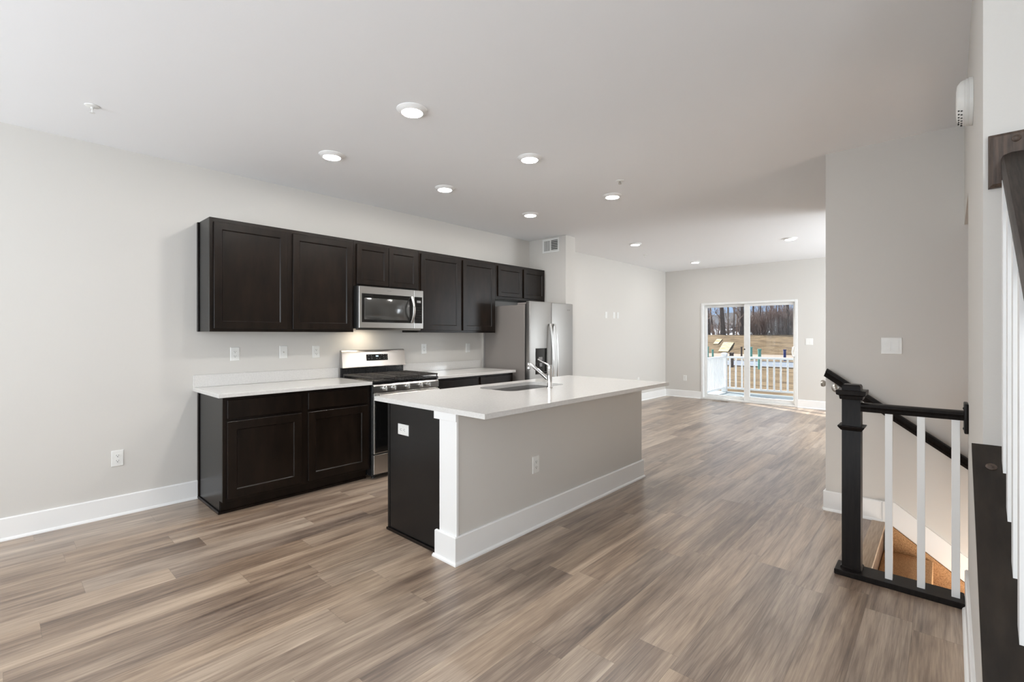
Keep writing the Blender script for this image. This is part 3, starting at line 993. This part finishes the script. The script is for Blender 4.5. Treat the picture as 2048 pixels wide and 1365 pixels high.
# ------------------------------------------------------------------ island
isl = thing('kitchen_island', 'kitchen island with greige panel, dark end and white corner trim', 'island', (2.1, 3.0, 0))
IY0, IY1 = 1.862, 4.13
b = B()
b.box(1.735, 2.285, IY0, IY1, 0.1, 0.884)
b.box(1.79, 2.285, IY0, IY1, 0.0, 0.1)
build('cabinet_box', b, 'espresso_panel', isl, smooth=False)
b = B()
b.box(1.706, 2.288, 1.85, 1.8615, 0.0, 0.884, 0.001)
b.box(1.706, 1.728, 1.846, 1.8499, 0.0, 0.884, 0.001)
build('end_panel', b, 'espresso_panel', isl)
b = B().box(1.7, 2.258, 1.836, 1.8455, 0.0, 0.02, 0.004)
build('end_shoe', b, 'espresso', isl)
y = IY0 + 0.02
for w in (0.55, 0.62, 0.5, 0.5):
    build('door', B().extr([(1.734, y, 0.12), (1.734, y + w, 0.12), (1.734, y + w, 0.86), (1.734, y, 0.86)], (-0.02, 0, 0)), 'espresso', isl)
    y += w + 0.02
build('half_wall', B().box(2.289, 2.44, 1.845, 4.15, 0.0, 0.884, 0.002), 'wall', isl)
build('corner_trim', B().box(2.291, 2.4495, 1.829, 1.8445, 0.0, 0.884, 0.001), 'trim', isl)
b = B().box(2.248, 2.452, 1.82, 1.8285, 0.838, 0.884, 0.001)
build('trim_block', b, 'trim', isl)
b = B()
b.loft('z', [(2.262, 2.456, 1.815, 1.8285, 0.0), (2.262, 2.456, 1.815, 1.8285, 0.158), (2.268, 2.45, 1.821, 1.8285, 0.164)])
b.loft('z', [(2.4405, 2.456, 1.8287, 4.164, 0.0), (2.4405, 2.456, 1.8287, 4.164, 0.158), (2.4405, 2.45, 1.8287, 4.158, 0.164)])
b.loft('z', [(2.291, 2.4403, 4.1505, 4.164, 0.0), (2.291, 2.4403, 4.1505, 4.164, 0.158), (2.291, 2.4403, 4.1505, 4.158, 0.164)])
bb = build('baseboard', b, 'trim', isl, smooth=False)
b = B()
b.loft('z', [(2.25, 2.468, 1.803, 1.8148, 0.0), (2.25, 2.467, 1.804, 1.8148, 0.01), (2.255, 2.46, 1.811, 1.8148, 0.019)])
b.loft('z', [(2.4562, 2.468, 1.8149, 4.176, 0.0), (2.4562, 2.467, 1.8149, 4.175, 0.01), (2.4562, 2.46, 1.8149, 4.168, 0.019)])
build('shoe_molding', b, 'trim', bb, smooth=False)

SX0, SX1, SY0, SY1, SR = 1.725, 2.118, 2.665, 3.395, 0.085


def rrect(x0, x1, y0, y1, r, n_=6):
    out = []
    for cx_, cy_, a0 in ((x1 - r, y1 - r, 0), (x0 + r, y1 - r, 90), (x0 + r, y0 + r, 180), (x1 - r, y0 + r, 270)):
        for k in range(n_ + 1):
            a = math.radians(a0 + 90 * k / n_)
            out.append((cx_ + r * math.cos(a), cy_ + r * math.sin(a)))
    return out


b = B()
b.slab_with_hole([(1.586, 1.815), (2.7, 1.815), (2.7, 4.172), (1.586, 4.172)], rrect(SX0, SX1, SY0, SY1, SR), 0.8845, 0.9145)
tag(build('island_countertop', b, 'quartz', loc=(2.14, 3.0, 0.8845), smooth=False), 'large white quartz slab on top of the kitchen island', 'countertop')
sk_ = thing('kitchen_sink', 'stainless undermount sink set in the island top', 'sink', (1.92, 3.03, 0.7))
b = B()
rings = []
for (g_, z) in ((0.004, 0.884), (0.002, 0.884), (0.002, 0.86), (-0.006, 0.73), (-0.02, 0.705), (-0.06, 0.695), (-0.15, 0.69)):
    r_ = max(0.03, SR + g_)
    rings.append([b.bm.verts.new((x, y, z)) for x, y in rrect(SX0 - g_, SX1 + g_, SY0 - g_, SY1 + g_, r_)])
for a_, c_ in zip(rings, rings[1:]):
    for k in range(len(a_)):
        j = (k + 1) % len(a_)
        b.bm.faces.new((a_[k], a_[j], c_[j], c_[k]))
b.bm.faces.new(rings[-1])
build('bowl', b, 'steel_sink', sk_, smooth=True, angle=50)
build('drain', B().lathe([(0.045, 0.6905), (0.045, 0.693), (0.03, 0.6915), (0, 0.6912)], (1.92, 3.03, 0), 'z', 20), 'chrome', sk_)

fc = thing('kitchen_faucet', 'chrome single-lever faucet beside the island sink', 'faucet', (2.19, 3.05, 0.9145))
fx, fy = 2.19, 3.05
b = B().lathe([(0.026, 0.9146), (0.026, 0.92), (0.0215, 0.924), (0.0212, 1.07), (0.0195, 1.072), (0.0195, 1.074), (0.0212, 1.076), (0.0212, 1.1), (0.018, 1.105), (0, 1.106)], (fx, fy, 0), 'z', 28)
build('body', b, 'chrome', fc)
b = B().tube([(fx - 0.018, fy - 0.004, 0.99), (fx - 0.05, fy - 0.008, 1.013), (fx - 0.12, fy - 0.016, 1.062), (fx - 0.185, fy - 0.024, 1.104)], [0.0155, 0.0155, 0.0145, 0.014], 16)
sp = build('spout', b, 'chrome', fc)
tx, ty = fx - 0.198, fy - 0.025
b = B().lathe([(0.014, 1.062), (0.0175, 1.066), (0.0175, 1.083), (0.0155, 1.086), (0.018, 1.09), (0.018, 1.112), (0.012, 1.118), (0, 1.119)], (tx, ty, 0), 'z', 20)
build('spray_head', b, 'chrome', sp)
b = B().tube([(fx - 0.012, fy - 0.002, 1.102), (fx - 0.045, fy - 0.006, 1.118), (fx - 0.11, fy - 0.014, 1.147)], [0.0075, 0.0068, 0.006], 12)
build('lever', b, 'chrome', fc)

# ------------------------------------------------------------------ outlets and switches (local: x right, -y out, z up)


def plate(kind, name, label, loc, face, group, w=0.072, h=0.118):
    rz = {'+x': PI / 2, '-y': 0.0, '-x': -PI / 2}[face]
    cat = 'switch' if 'switch' in name else 'outlet'
    t_ = thing(name, label, cat, loc, rz, group, local=True)
    build('cover_plate', B().loft('y', [(-w / 2, w / 2, -h / 2, h / 2, -0.0004), (-w / 2, w / 2, -h / 2, h / 2, -0.003), (-w / 2 + 0.003, w / 2 - 0.003, -h / 2 + 0.003, h / 2 - 0.003, -0.006)]), 'plastic', t_)
    if kind == 'duplex' or kind == 'duplex_flat':
        for s_ in (-1, 1):
            c_ = s_ * 0.0195
            b_ = B()
            pts = []
            for k in range(20):
                a = 2 * PI * k / 20
                x, z = 0.0172 * math.cos(a), max(-0.0135, min(0.0135, 0.0172 * math.sin(a)))
                pts.append((x, z))
            if kind == 'duplex':
                b_.extr([(x, -0.0061, c_ + z) for x, z in pts], (0, -0.0018, 0))
            else:
                b_.extr([(c_ + z, -0.0061, x) for x, z in pts], (0, -0.0018, 0))
            rc = build('receptacle', b_, 'plastic', t_)
            b_ = B()
            for (x, z, wd, ht) in ((-0.0065, 0.003, 0.002, 0.009), (0.0065, 0.003, 0.002, 0.007), (0, -0.007, 0.005, 0.005)):
                if kind == 'duplex':
                    b_.box(x - wd / 2, x + wd / 2, -0.0084, -0.0078, c_ + z - ht / 2, c_ + z + ht / 2)
                else:
                    b_.box(c_ + z - ht / 2, c_ + z + ht / 2, -0.0084, -0.0078, x - wd / 2, x + wd / 2)
            build('slots', b_, 'slot', rc)
    elif kind == 'jack':
        build('jack', B().lathe([(0.006, -0.0061), (0.006, -0.012), (0.003, -0.013), (0, -0.013)], (0, 0, 0), 'y', 12), 'nickel', t_)
    elif kind == 'blank':
        build('insert', B().box(-0.0165, 0.0165, -0.0075, -0.0061, -0.033, 0.033, 0.0006), 'plastic', t_)
    elif kind == 'rocker':
        build('rocker', B().extr([(-0.0165, -0.0061, -0.033), (-0.0165, -0.0075, -0.033), (-0.0165, -0.011, 0.033), (-0.0165, -0.0061, 0.033)], (0.033, 0, 0)), 'plastic', t_, smooth=False)
    elif kind == 'double':
        for c_ in (-0.0235, 0.0235):
            build('rocker', B().extr([(c_ - 0.0165, -0.0061, -0.033), (c_ - 0.0165, -0.011, -0.033), (c_ - 0.0165, -0.0072, 0.033), (c_ - 0.0165, -0.0061, 0.033)], (0.033, 0, 0)), 'plastic', t_, smooth=False)
    return t_


GK = 'wall plates above the kitchen counters'
plate('duplex', 'power_outlet', 'white duplex outlet low on the left wall above the baseboard', (0, 0.625, 0.428), '+x', 'low outlets on the room walls')
plate('duplex', 'power_outlet', 'white duplex outlet above the left counter, nearest its open left end', (0, 1.417, 1.182), '+x', GK)
plate('jack', 'phone_outlet', 'white plate with one small jack in its centre, above the left counter', (0, 1.827, 1.187), '+x', GK)
plate('duplex', 'power_outlet', 'white duplex outlet above the left counter, next to the range', (0, 2.139, 1.182), '+x', GK)
plate('duplex', 'power_outlet', 'white duplex outlet above the right counter, next to the range', (0, 3.444, 1.183), '+x', GK)
plate('rocker', 'light_switch', 'white rocker plate above the right counter, next to the refrigerator', (0, 4.15, 1.178), '+x', GK)
GT = 'plates at television height on the far left wall'
plate('blank', 'media_outlet', 'single white plate high on the far left wall, apart from the pair', (0, 7.55, 1.71), '+x', GT)
plate('blank', 'media_outlet', 'left plate of the close pair high on the far left wall', (0, 7.83, 1.713), '+x', GT)
plate('blank', 'media_outlet', 'right plate of the close pair high on the far left wall', (0, 7.97, 1.715), '+x', GT)
plate('duplex', 'power_outlet', 'white outlet low on the far left wall, just above the island top edge', (0, 8.79, 0.43), '+x', 'low outlets on the room walls')
plate('duplex', 'power_outlet', 'white outlet low on the rear wall left of the sliding door', (0.44, FY1, 0.417), '-y', 'low outlets on the room walls')
plate('double', 'light_switch', 'white double switch plate on the rear wall right of the sliding door', (2.746, FY1, 1.222), '-y', 'double switch plates', 0.118, 0.118)
plate('double', 'light_switch', 'white double switch plate on the wall above the stair handrail', (4.284, 4.33, 1.27), '-y', 'double switch plates', 0.118, 0.118)
plate('duplex', 'power_outlet', 'greige-shadowed outlet low on the long panel of the island', (2.44, 2.567, 0.438), '+x', 'outlets on the island')
plate('duplex_flat', 'power_outlet', 'bright white sideways outlet on the dark end of the island', (1.888, 1.85, 0.714), '-y', 'outlets on the island', 0.118, 0.072)

# ------------------------------------------------------------------ ceiling things
LP = [(1.06, 1.765, 'recessed light in the kitchen ceiling, nearest on the wall-cabinet side', 'led'),
      (2.13, 1.745, 'largest recessed light, nearest the camera above the island end', 'led'),
      (1.065, 2.885, 'recessed light in the middle of the row over the wall counter', 'led'),
      (2.155, 2.84, 'recessed light above the middle of the island', 'led'),
      (1.04, 4.17, 'recessed light nearest the refrigerator and air vent', 'led'),
      (2.115, 4.165, 'recessed light above the far end of the island', 'led'),
      (1.08, 6.61, 'small recessed light in the far room, just past the chase', 'led_far'),
      (1.06, 9.02, 'small recessed light in front of the sliding door, nearest the far corner', 'led_far'),
      (2.925, 7.74, 'faint recessed light in the far room, beside the stair wall edge', 'led_far')]
for x, y, lab, m_ in LP:
    t_ = thing('recessed_light', lab, 'ceiling light', (x, y, H), group='recessed ceiling lights', local=True)
    build('trim_ring', B().lathe([(0.095, -0.0005), (0.094, -0.004), (0.08, -0.013), (0.067, -0.022), (0.064, -0.022), (0.063, -0.0005)], seg=36), 'trim', t_)
    build('diffuser', B().lathe([(0.0628, -0.0005), (0.0628, -0.021), (0.04, -0.0222), (0, -0.0226)], seg=36), m_, t_)
GS = 'fire sprinklers in the ceiling'
for x, y, lab, kind in [(0.735, 0.405, 'white pendent sprinkler near the left wall in the foreground ceiling', 1), (2.4, 3.81, 'round sprinkler beside the light above the far island end', 0), (0.72, 7.65, 'tiny sprinkler in the far room ceiling near the left wall', 1)]:
    t_ = thing('fire_sprinkler', lab, 'sprinkler', (x, y, H), group=GS, local=True)
    build('escutcheon', B().lathe([(0.036, -0.0005), (0.035, -0.004), (0.022, -0.009), (0.012, -0.01), (0, -0.01)], seg=24), 'plastic', t_)
    b = B()
    dz = 0.0 if kind else 0.012
    b.lathe([(0.008, -0.01), (0.008, -0.02), (0, -0.02)], seg=10)
    b.tube([(-0.009, 0, -0.016), (-0.011, 0, -0.028), (-0.003, 0, -0.042 + dz)], 0.002, 6)
    b.tube([(0.009, 0, -0.016), (0.011, 0, -0.028), (0.003, 0, -0.042 + dz)], 0.002, 6)
    b.lathe([(0.014, -0.042 + dz), (0.014, -0.044 + dz), (0.004, -0.046 + dz), (0, -0.046 + dz)], seg=14)
    build('spray_nozzle', b, 'plastic' if kind else 'nickel', t_)

# air register on the chase
vt = thing('air_register', 'white two-way air register high on the chase wall above the refrigerator', 'vent', (0.412, 5.375, 2.625), local=True)
b = B()
for q in ((-0.15, 0.15, 0.072, 0.1), (-0.15, 0.15, -0.1, -0.072), (-0.15, -0.122, -0.072, 0.072), (0.122, 0.15, -0.072, 0.072), (-0.012, 0.004, -0.072, 0.072)):
    b.box(q[0], q[1], -0.008, -0.0005, q[2], q[3], 0.001)
build('frame', b, 'plastic', vt)
build('duct_back', B().box(-0.122, 0.122, -0.0012, -0.0006, -0.072, 0.072), 'slot', vt)
b = B()
for k in range(9):
    x = -0.119 + 0.012 * k
    b.extr([(x, -0.002, -0.072), (x + 0.002, -0.002, -0.072), (x + 0.0125, -0.007, -0.072), (x + 0.0105, -0.007, -0.072)], (0, 0, 0.144))
build('left_louvers', b, 'plastic', vt)
b = B()
for k in range(6):
    z = -0.066 + 0.024 * k
    b.extr([(0.004, -0.002, z + 0.007), (0.004, -0.002, z + 0.0085), (0.004, -0.0075, z), (0.004, -0.0075, z - 0.0015)], (0.118, 0, 0))
build('right_louvers', b, 'plastic', vt)
# floor register by the sliding door
vf = thing('floor_register', 'flat beige floor register in front of the sliding door', 'vent', (1.235, 9.9, 0), local=True)
build('frame', B().box(-0.15, 0.15, -0.06, 0.06, 0.0002, 0.005, 0.001), 'ochre', vf)
b = B()
for k in range(10):
    b.box(0.005 + 0.0135 * k, 0.012 + 0.0135 * k, -0.042, 0.042, 0.005, 0.0055)
build('slots', b, 'slot', vf)

# alarm on the stair-side wall
ay = 2.62
al = thing('smoke_detector', 'round white smoke alarm high on the stair-side wall at right', 'smoke detector', (wx(ay), ay, 2.278), -math.radians(0.556), local=True)
b = B().lathe([(0.092, -0.0005), (0.092, -0.012), (0.088, -0.013)], (0, 0, 0), 'x', 40)
build('base_ring', b, 'plastic', al)
b = B().lathe([(0.089, -0.0131), (0.09, -0.02), (0.086, -0.022), (0.087, -0.026), (0.083, -0.036), (0.07, -0.046), (0.05, -0.049), (0, -0.05)], (0, 0, 0), 'x', 40)
dm = build('dome', b, 'plastic', al)
b = B()
for rr, hh in ((0.0845, -0.034), (0.078, -0.042)):
    for k in range(11):
        a = math.radians(-90 - 52 + 52 * k / 5 * 1.0)
        y, z = rr * math.cos(a), rr * math.sin(a)
        b.lathe([(0.0026, hh - 0.002), (0.0022, hh + 0.004)], (0, y, z), 'x', 6)
build('vent_holes', b, 'slot', dm)

# ------------------------------------------------------------------ sliding door
b = B()
Y0d = FY1 - 0.012
b.box(0.782, 0.826, Y0d, FY1 + 0.16, 0.0, 2.012, 0.004).box(2.514, 2.56, Y0d, FY1 + 0.16, 0.0, 2.012, 0.004)
b.box(0.826, 2.514, Y0d, FY1 + 0.16, 1.966, 2.012, 0.004).box(0.826, 2.514, Y0d, FY1 + 0.16, 0.0, 0.04, 0.004)
do = struct('door_1', b, 'frame_vinyl')


def panel(name, x0, x1, y0, y1, z0, z1, sx0, sx1, bz, tz):
    f = B()
    f.box(x0, x0 + sx0, y0, y1, z0, z1, 0.004).box(x1 - sx1, x1, y0, y1, z0, z1, 0.004)
    f.box(x0 + sx0, x1 - sx1, y0, y1, z0, z0 + bz, 0.004).box(x0 + sx0, x1 - sx1, y0, y1, z1 - tz, z1, 0.004)
    o = build(name, f, 'frame_vinyl', do)
    ym = (y0 + y1) / 2
    build('glass_pane', B().box(x0 + sx0, x1 - sx1, ym - 0.004, ym + 0.004, z0 + bz, z1 - tz), 'glass', o)
    return o


panel('fixed_panel', 0.827, 1.7, FY1 + 0.085, FY1 + 0.125, 0.041, 1.965, 0.05, 0.07, 0.06, 0.05)
sp_ = panel('sliding_panel', 1.62, 2.513, FY1 + 0.03, FY1 + 0.07, 0.041, 1.965, 0.105, 0.03, 0.075, 0.05)
b = B().tube([(2.495, FY1 + 0.028, 1.12), (2.482, FY1 - 0.005, 1.11), (2.472, FY1 - 0.018, 1.03), (2.482, FY1 - 0.005, 0.95), (2.495, FY1 + 0.028, 0.94)], 0.011, 10)
build('pull_handle', b, 'frame_vinyl', sp_)
b = B().lathe([(0.014, FY1 + 0.0298), (0.014, FY1 + 0.022), (0, FY1 + 0.02)], (1.632, 0, 1.06), 'y', 12)
build('latch', b, 'black_plastic', sp_)

# ------------------------------------------------------------------ deck and railings outside
YD = 12.0
b = B()
for k in range(13):
    y = FY1 + 0.22 + 0.142 * k
    b.box(0.3, 4.3, y, y + 0.138, -0.07, -0.04)
b.box(0.3, 4.3, YD + 0.09, YD + 0.12, -0.28, -0.035)
b.box(0.3, 4.3, FY1 + 0.2, FY1 + 0.215, -0.28, -0.04)
b.box(0.3, 0.33, FY1 + 0.22, YD + 0.09, -0.28, -0.071)
struct('floor_deck', b, 'deck', smooth=False)


def deck_rail(label, p0, p1, n_, post):
    p0, p1 = Vector(p0), Vector(p1)
    d = p1 - p0
    alongx = abs(d.x) > abs(d.y)
    t_ = thing('deck_railing', label, 'railing', (p0.x, p0.y, -0.04))

    def bar(w, z0, z1, bev):
        bb_ = B()
        if alongx:
            bb_.box(min(p0.x, p1.x), max(p0.x, p1.x), p0.y - w, p0.y + w, z0, z1, bev)
        else:
            bb_.box(p0.x - w, p0.x + w, min(p0.y, p1.y), max(p0.y, p1.y), z0, z1, bev)
        return bb_
    build('top_rail', bar(0.035, 0.782, 0.832, 0.008), 'vinyl', t_)
    build('bottom_rail', bar(0.022, 0.04, 0.085, 0.005), 'vinyl', t_)
    for k in range(n_):
        q = p0 + d * ((k + 0.5) / n_)
        build('baluster', B().box(q.x - 0.017, q.x + 0.017, q.y - 0.017, q.y + 0.017, 0.085, 0.782, 0.002), 'vinyl', t_)
    if post:
        po = build('post', B().box(0.565, 0.675, YD - 0.055, YD + 0.055, -0.04, 0.87, 0.004), 'vinyl', t_)
        bb_ = B().loft('z', [(0.55, 0.69, YD - 0.07, YD + 0.07, 0.8701), (0.55, 0.69, YD - 0.07, YD + 0.07, 0.888), (0.575, 0.665, YD - 0.045, YD + 0.045, 0.908), (0.6, 0.64, YD - 0.02, YD + 0.02, 0.92)])
        build('post_cap', bb_, 'vinyl', po)


deck_rail('white deck railing facing the lawn, with capped corner post', (0.676, YD), (4.25, YD), 26, True)
deck_rail('white deck side railing left of the corner post', (0.62, FY1 + 0.23), (0.62, YD - 0.056), 14, False)

# ------------------------------------------------------------------ land outside
random.seed(5)
G = -1.2
bank = [(68, G), (72, G + 0.55), (78, 0.55), (82, 1.15), (86, 1.32), (140, 1.3)]
b = B()
prof = [(FY1 + 0.25, G), (47, G)] + [(y, z) for y, z in [(47.01, G), (62, G)]] + bank
for (ya, za), (yb, zb) in zip(prof, prof[1:]):
    vs = [b.bm.verts.new(q) for q in ((-90, ya, za), (45, ya, za), (45, yb, zb), (-90, yb, zb))]
    b.bm.faces.new(vs)
bmesh.ops.remove_doubles(b.bm, verts=b.bm.verts, dist=0.02)
gr = struct('ground', b, 'grass', smooth=False)
struct('ground_road', B().box(-90, 45, 40.5, 48.5, G - 0.02, G + 0.03), 'road', smooth=False)
b = B().box(-90, 45, 40.2, 40.5, G - 0.02, G + 0.09).box(-90, 45, 48.5, 49.2, G - 0.02, G + 0.09)
struct('trim_kerb', b, 'kerb', smooth=False)
struct('ground_gravel', B().box(-90, 45, 56, 66, G - 0.02, G + 0.02), 'kerb', smooth=False)


b = B()
for (xa, xb, ya, yb, za, zb) in ((-48, -30, 98, 112, 1.25, 2.7), (-29.5, -21, 102, 114, 1.25, 2.3)):
    vs = [b.bm.verts.new(q) for q in ((xa, ya, za), (xb, ya + 1.5, za), (xb, yb, zb), (xa, yb, zb))]
    b.bm.faces.new(vs)
struct('ground_sky_gap', b, 'sky_gap', smooth=False)  # added slopes imitating bright sky seen through the trees


def ray(u, v=669.9):
    th = math.radians(42.35)
    return (math.tan(math.atan((u - 1024) / 945.9) - th))


def gx(u, y):
    return CX + ray(u) * y


def bz(y):
    for (ya, za), (yb, zb) in zip(bank, bank[1:]):
        if ya <= y <= yb:
            return za + (zb - za) * (y - ya) / (yb - ya)
    return G


def blanket(label, quad):
    b_ = B()
    pts = [(gx(u, y), y, bz(y) + 0.05) for u, y in quad]
    b_.extr(pts, (0, 0, 0.05))
    tag(build('erosion_blanket', b_, 'mat', loc=pts[0]), label, 'ground cover', 'straw blankets on the bank')


blanket('small pale straw blanket lying upper left on the grass bank', [(1426, 74.5), (1436, 74.5), (1445, 78.3), (1434, 78.3)])
blanket('large yellowish straw blanket on the grass bank above the corner post', [(1436, 68.8), (1456, 68.8), (1468, 75.8), (1447, 75.8)])
blanket('pale straw blanket cut off by the left door jamb', [(1400, 70.5), (1408, 70.5), (1415.5, 73), (1407, 73)])

for u, y, h_, r_, m_, lab in [(1415, 52, 1.25, 0.13, 'teal', 'teal pipe stub nearest the left door jamb'), (1425.5, 54, 0.9, 0.1, 'teal', 'short teal pipe stub left of the deck corner post'),
                              (1483, 54, 1.25, 0.09, 'bark_dark', 'dark stake beyond the railing, left of the door stiles'), (1502.5, 52, 1.3, 0.11, 'teal', 'teal pipe stub just right of the door stiles'),
                              (1519, 38, 1.5, 0.11, 'teal', 'tall teal pipe standing by the road behind the railing'), (1569.5, 52, 1.1, 0.12, 'blue', 'dark blue stake beyond the railing at right'),
                              (1463, 39, 1.15, 0.16, 'bark_dark', 'thick dark post by the road, right of the corner post')]:
    x = gx(u, y)
    b = B().lathe([(r_, 0), (r_, h_ - 0.08), (r_ * 1.25, h_ - 0.08), (r_ * 1.25, h_), (0, h_)], (x, y, G), 'z', 12)
    tag(build('utility_stake', b, m_, loc=(x, y, G)), lab, 'stake', 'stakes and pipe stubs by the road')


def bare_tree(name, label, u, y, h_, r_, m_, lean=0.0, group=None, depth=3, n0=9):
    x, z = gx(u, y), bz(min(y, 139))
    t_ = thing(name, label, 'tree', (x, y, z - 0.1), group=group)
    tr_, br = B(), B()
    pts, rs = [], []
    px = x
    for k in range(7):
        f = k / 6
        px = x + lean * h_ * f + random.uniform(-0.12, 0.12) * f
        pts.append(Vector((px, y + random.uniform(-0.1, 0.1) * f, z - 0.1 + h_ * f)))
        rs.append(r_ * (1 - 0.8 * f))
    tr_.tube(pts, rs, 7)

    def grow(p, d, ln, r, lev):
        q = [p]
        dd = d.copy()
        for k in range(3):
            dd = (dd + Vector((random.uniform(-.25, .25), random.uniform(-.25, .25), random.uniform(-.05, .3)))).normalized()
            q.append(q[-1] + dd * ln / 3)
        br.tube(q, [r, r * .75, r * .5, r * .3], 4)
        if lev > 0:
            for k in range(4):
                i = random.choice((1, 2, 3))
                nd = (dd + Vector((random.uniform(-1, 1), random.uniform(-1, 1), random.uniform(-.2, .8)))).normalized()
                grow(q[i], nd, ln * random.uniform(.45, .7), max(0.012, r * .5), lev - 1)
    for k in range(n0):
        f = random.uniform(0.08, 0.95)
        i = min(5, int(f * 6))
        p = pts[i].lerp(pts[i + 1], f * 6 - i)
        a = random.uniform(0, 2 * PI)
        grow(p, Vector((math.cos(a), math.sin(a), random.uniform(.3, 1.2))).normalized(), h_ * random.uniform(.14, .3), r_ * 0.34 * (1.1 - f), depth - 1)
    build('trunk', tr_, m_, t_)
    build('branches', br, m_ if m_ == 'bark_pale' else 'twig', t_)


for u, y, h_, r_, m_, ln, lab in [
    (1417, 87, 10, 0.36, 'bark_dark', -0.03, 'thick dark bare tree at the left edge of the door glass'),
    (1427, 90, 11, 0.2, 'bark_dark', -0.12, 'dark bare tree leaning left in the left door pane'),
    (1436, 92, 10, 0.14, 'bark_dark', 0.1, 'thin dark bare tree leaning right in the left door pane'),
    (1446, 87, 12, 0.5, 'bark_dark', -0.04, 'thickest dark bare tree in the middle of the left door pane'),
    (1457, 89, 11, 0.17, 'bark_pale', -0.02, 'pale slender tree just right of the thickest trunk'),
    (1467, 88, 12, 0.2, 'bark_pale', 0.03, 'pale tree in the right half of the left door pane'),
    (1473, 91, 11, 0.16, 'bark_pale', 0.05, 'pale tree nearest the door stile in the left pane'),
    (1483, 87, 12, 0.4, 'bark_dark', 0.02, 'thick dark trunk beside the meeting stiles of the door'),
    (1508, 90, 10, 0.24, 'bark_dark', -0.02, 'dark bare tree at the left of the right door pane'),
    (1518, 88, 9, 0.16, 'bark_dark', 0.05, 'slim bare tree left of centre in the right door pane'),
    (1542, 94, 11, 0.2, 'bark_dark', 0.0, 'bare tree in the centre of the right door pane'),
    (1560, 92, 10, 0.15, 'bark_dark', -0.04, 'slim bare tree right of centre in the right door pane'),
    (1580, 87, 12, 0.34, 'bark_dark', -0.07, 'dark bare tree at the right edge of the right door pane')]:
    bare_tree('bare_tree', lab, u, y, h_, r_, m_, ln, 'bare trees along the crest')
for u, y, h_ in [(1395, 95, 9), (1400, 105, 10), (1422, 104, 10), (1440, 108, 11), (1455, 104, 10), (1478, 106, 11), (1500, 104, 10), (1515, 108, 11), (1530, 102, 10), (1550, 106, 11), (1570, 104, 10), (1590, 100, 10)]:
    bare_tree('bare_tree', 'slim bare tree in the row behind the crest trees', u, y, h_, 0.16, 'bark_dark', random.uniform(-.06, .06), 'bare trees in the second row', 3, 5)


def thicket(label, u, y, w, h_, n_):
    x, z = gx(u, y), bz(min(y, 139))
    b_ = B()
    for k in range(n_):
        p = Vector((x + random.uniform(-w, w), y + random.uniform(-1.2, 1.2), z - 0.1))
        d = Vector((random.uniform(-.45, .45), random.uniform(-.3, .3), 1)).normalized()
        q = [p]
        ln = h_ * random.uniform(.45, 1)
        for i in range(4):
            d = (d + Vector((random.uniform(-.25, .25), random.uniform(-.25, .25), 0.05))).normalized()
            q.append(q[-1] + d * ln / 4)
        b_.tube(q, [.035, .03, .024, .018, .01], 3)
        for i in range(5):
            j = random.choice((1, 2, 3, 4))
            e = (d + Vector((random.uniform(-1, 1), random.uniform(-.6, .6), random.uniform(-.3, .5)))).normalized()
            b_.tube([q[j], q[j] + e * ln * .16, q[j] + (e + Vector((0, 0, .35))) * ln * .3], [.02, .015, .008], 3)
    tag(build('shrub_thicket', b_, 'twig', loc=(x, y, z - 0.1)), label, 'shrub', 'leafless thickets on the crest')


for u, y, w, h_, n_, lab in [(1425, 88.5, 2.2, 2.2, 60, 'low leafless thicket at the left end of the crest'), (1462, 88.5, 2.4, 2.0, 60, 'low leafless thicket below the pale trees'),
                             (1505, 89, 1.8, 3.6, 110, 'tall leafless thicket at the left of the right door pane'), (1527, 89, 2.0, 4.2, 130, 'dense leafless thicket left of centre in the right pane'),
                             (1548, 88, 2.0, 4.8, 150, 'tallest brown leafless thicket, centre of the right pane'), (1568, 88, 2.0, 4.6, 150, 'dense brown thicket right of centre in the right pane'),
                             (1587, 88.5, 1.8, 4.0, 120, 'leafless thicket at the right end of the crest')]:
    thicket(lab, u, y, w, h_, n_)


def house(label, u, y, w, hz, rz):
    x, z = gx(u, y), 1.3
    t_ = thing('distant_house', label, 'house', (x, y, z), group='pale houses behind the trees')
    build('wall', B().box(x - w / 2, x + w / 2, y, y + 7, z, z + hz), 'house_white', t_, smooth=False)
    b_ = B().extr([(x - w / 2 - .4, y - .4, z + hz), (x - w / 2 - .4, y + 7.4, z + hz), (x - w / 2 - .4, y + 3.5, z + hz + rz)], (w + .8, 0, 0))
    build('roof', b_, 'roof', t_, smooth=False)
    for k in range(3):
        wx_ = x - w / 2 + w * (k + .5) / 3
        build('window', B().box(wx_ - .45, wx_ + .45, y - .03, y + .02, z + hz * .35, z + hz * .8), 'roof', t_, smooth=False)


house('pale house with grey roof behind the left door pane trees', 1440, 118, 9.5, 2.4, 2.6)
house('pale house with grey roof seen between the pale trunks', 1476, 122, 8.5, 2.8, 2.8)
house('pale house half hidden by the thickets in the right pane', 1535, 126, 11, 3.0, 2.8)
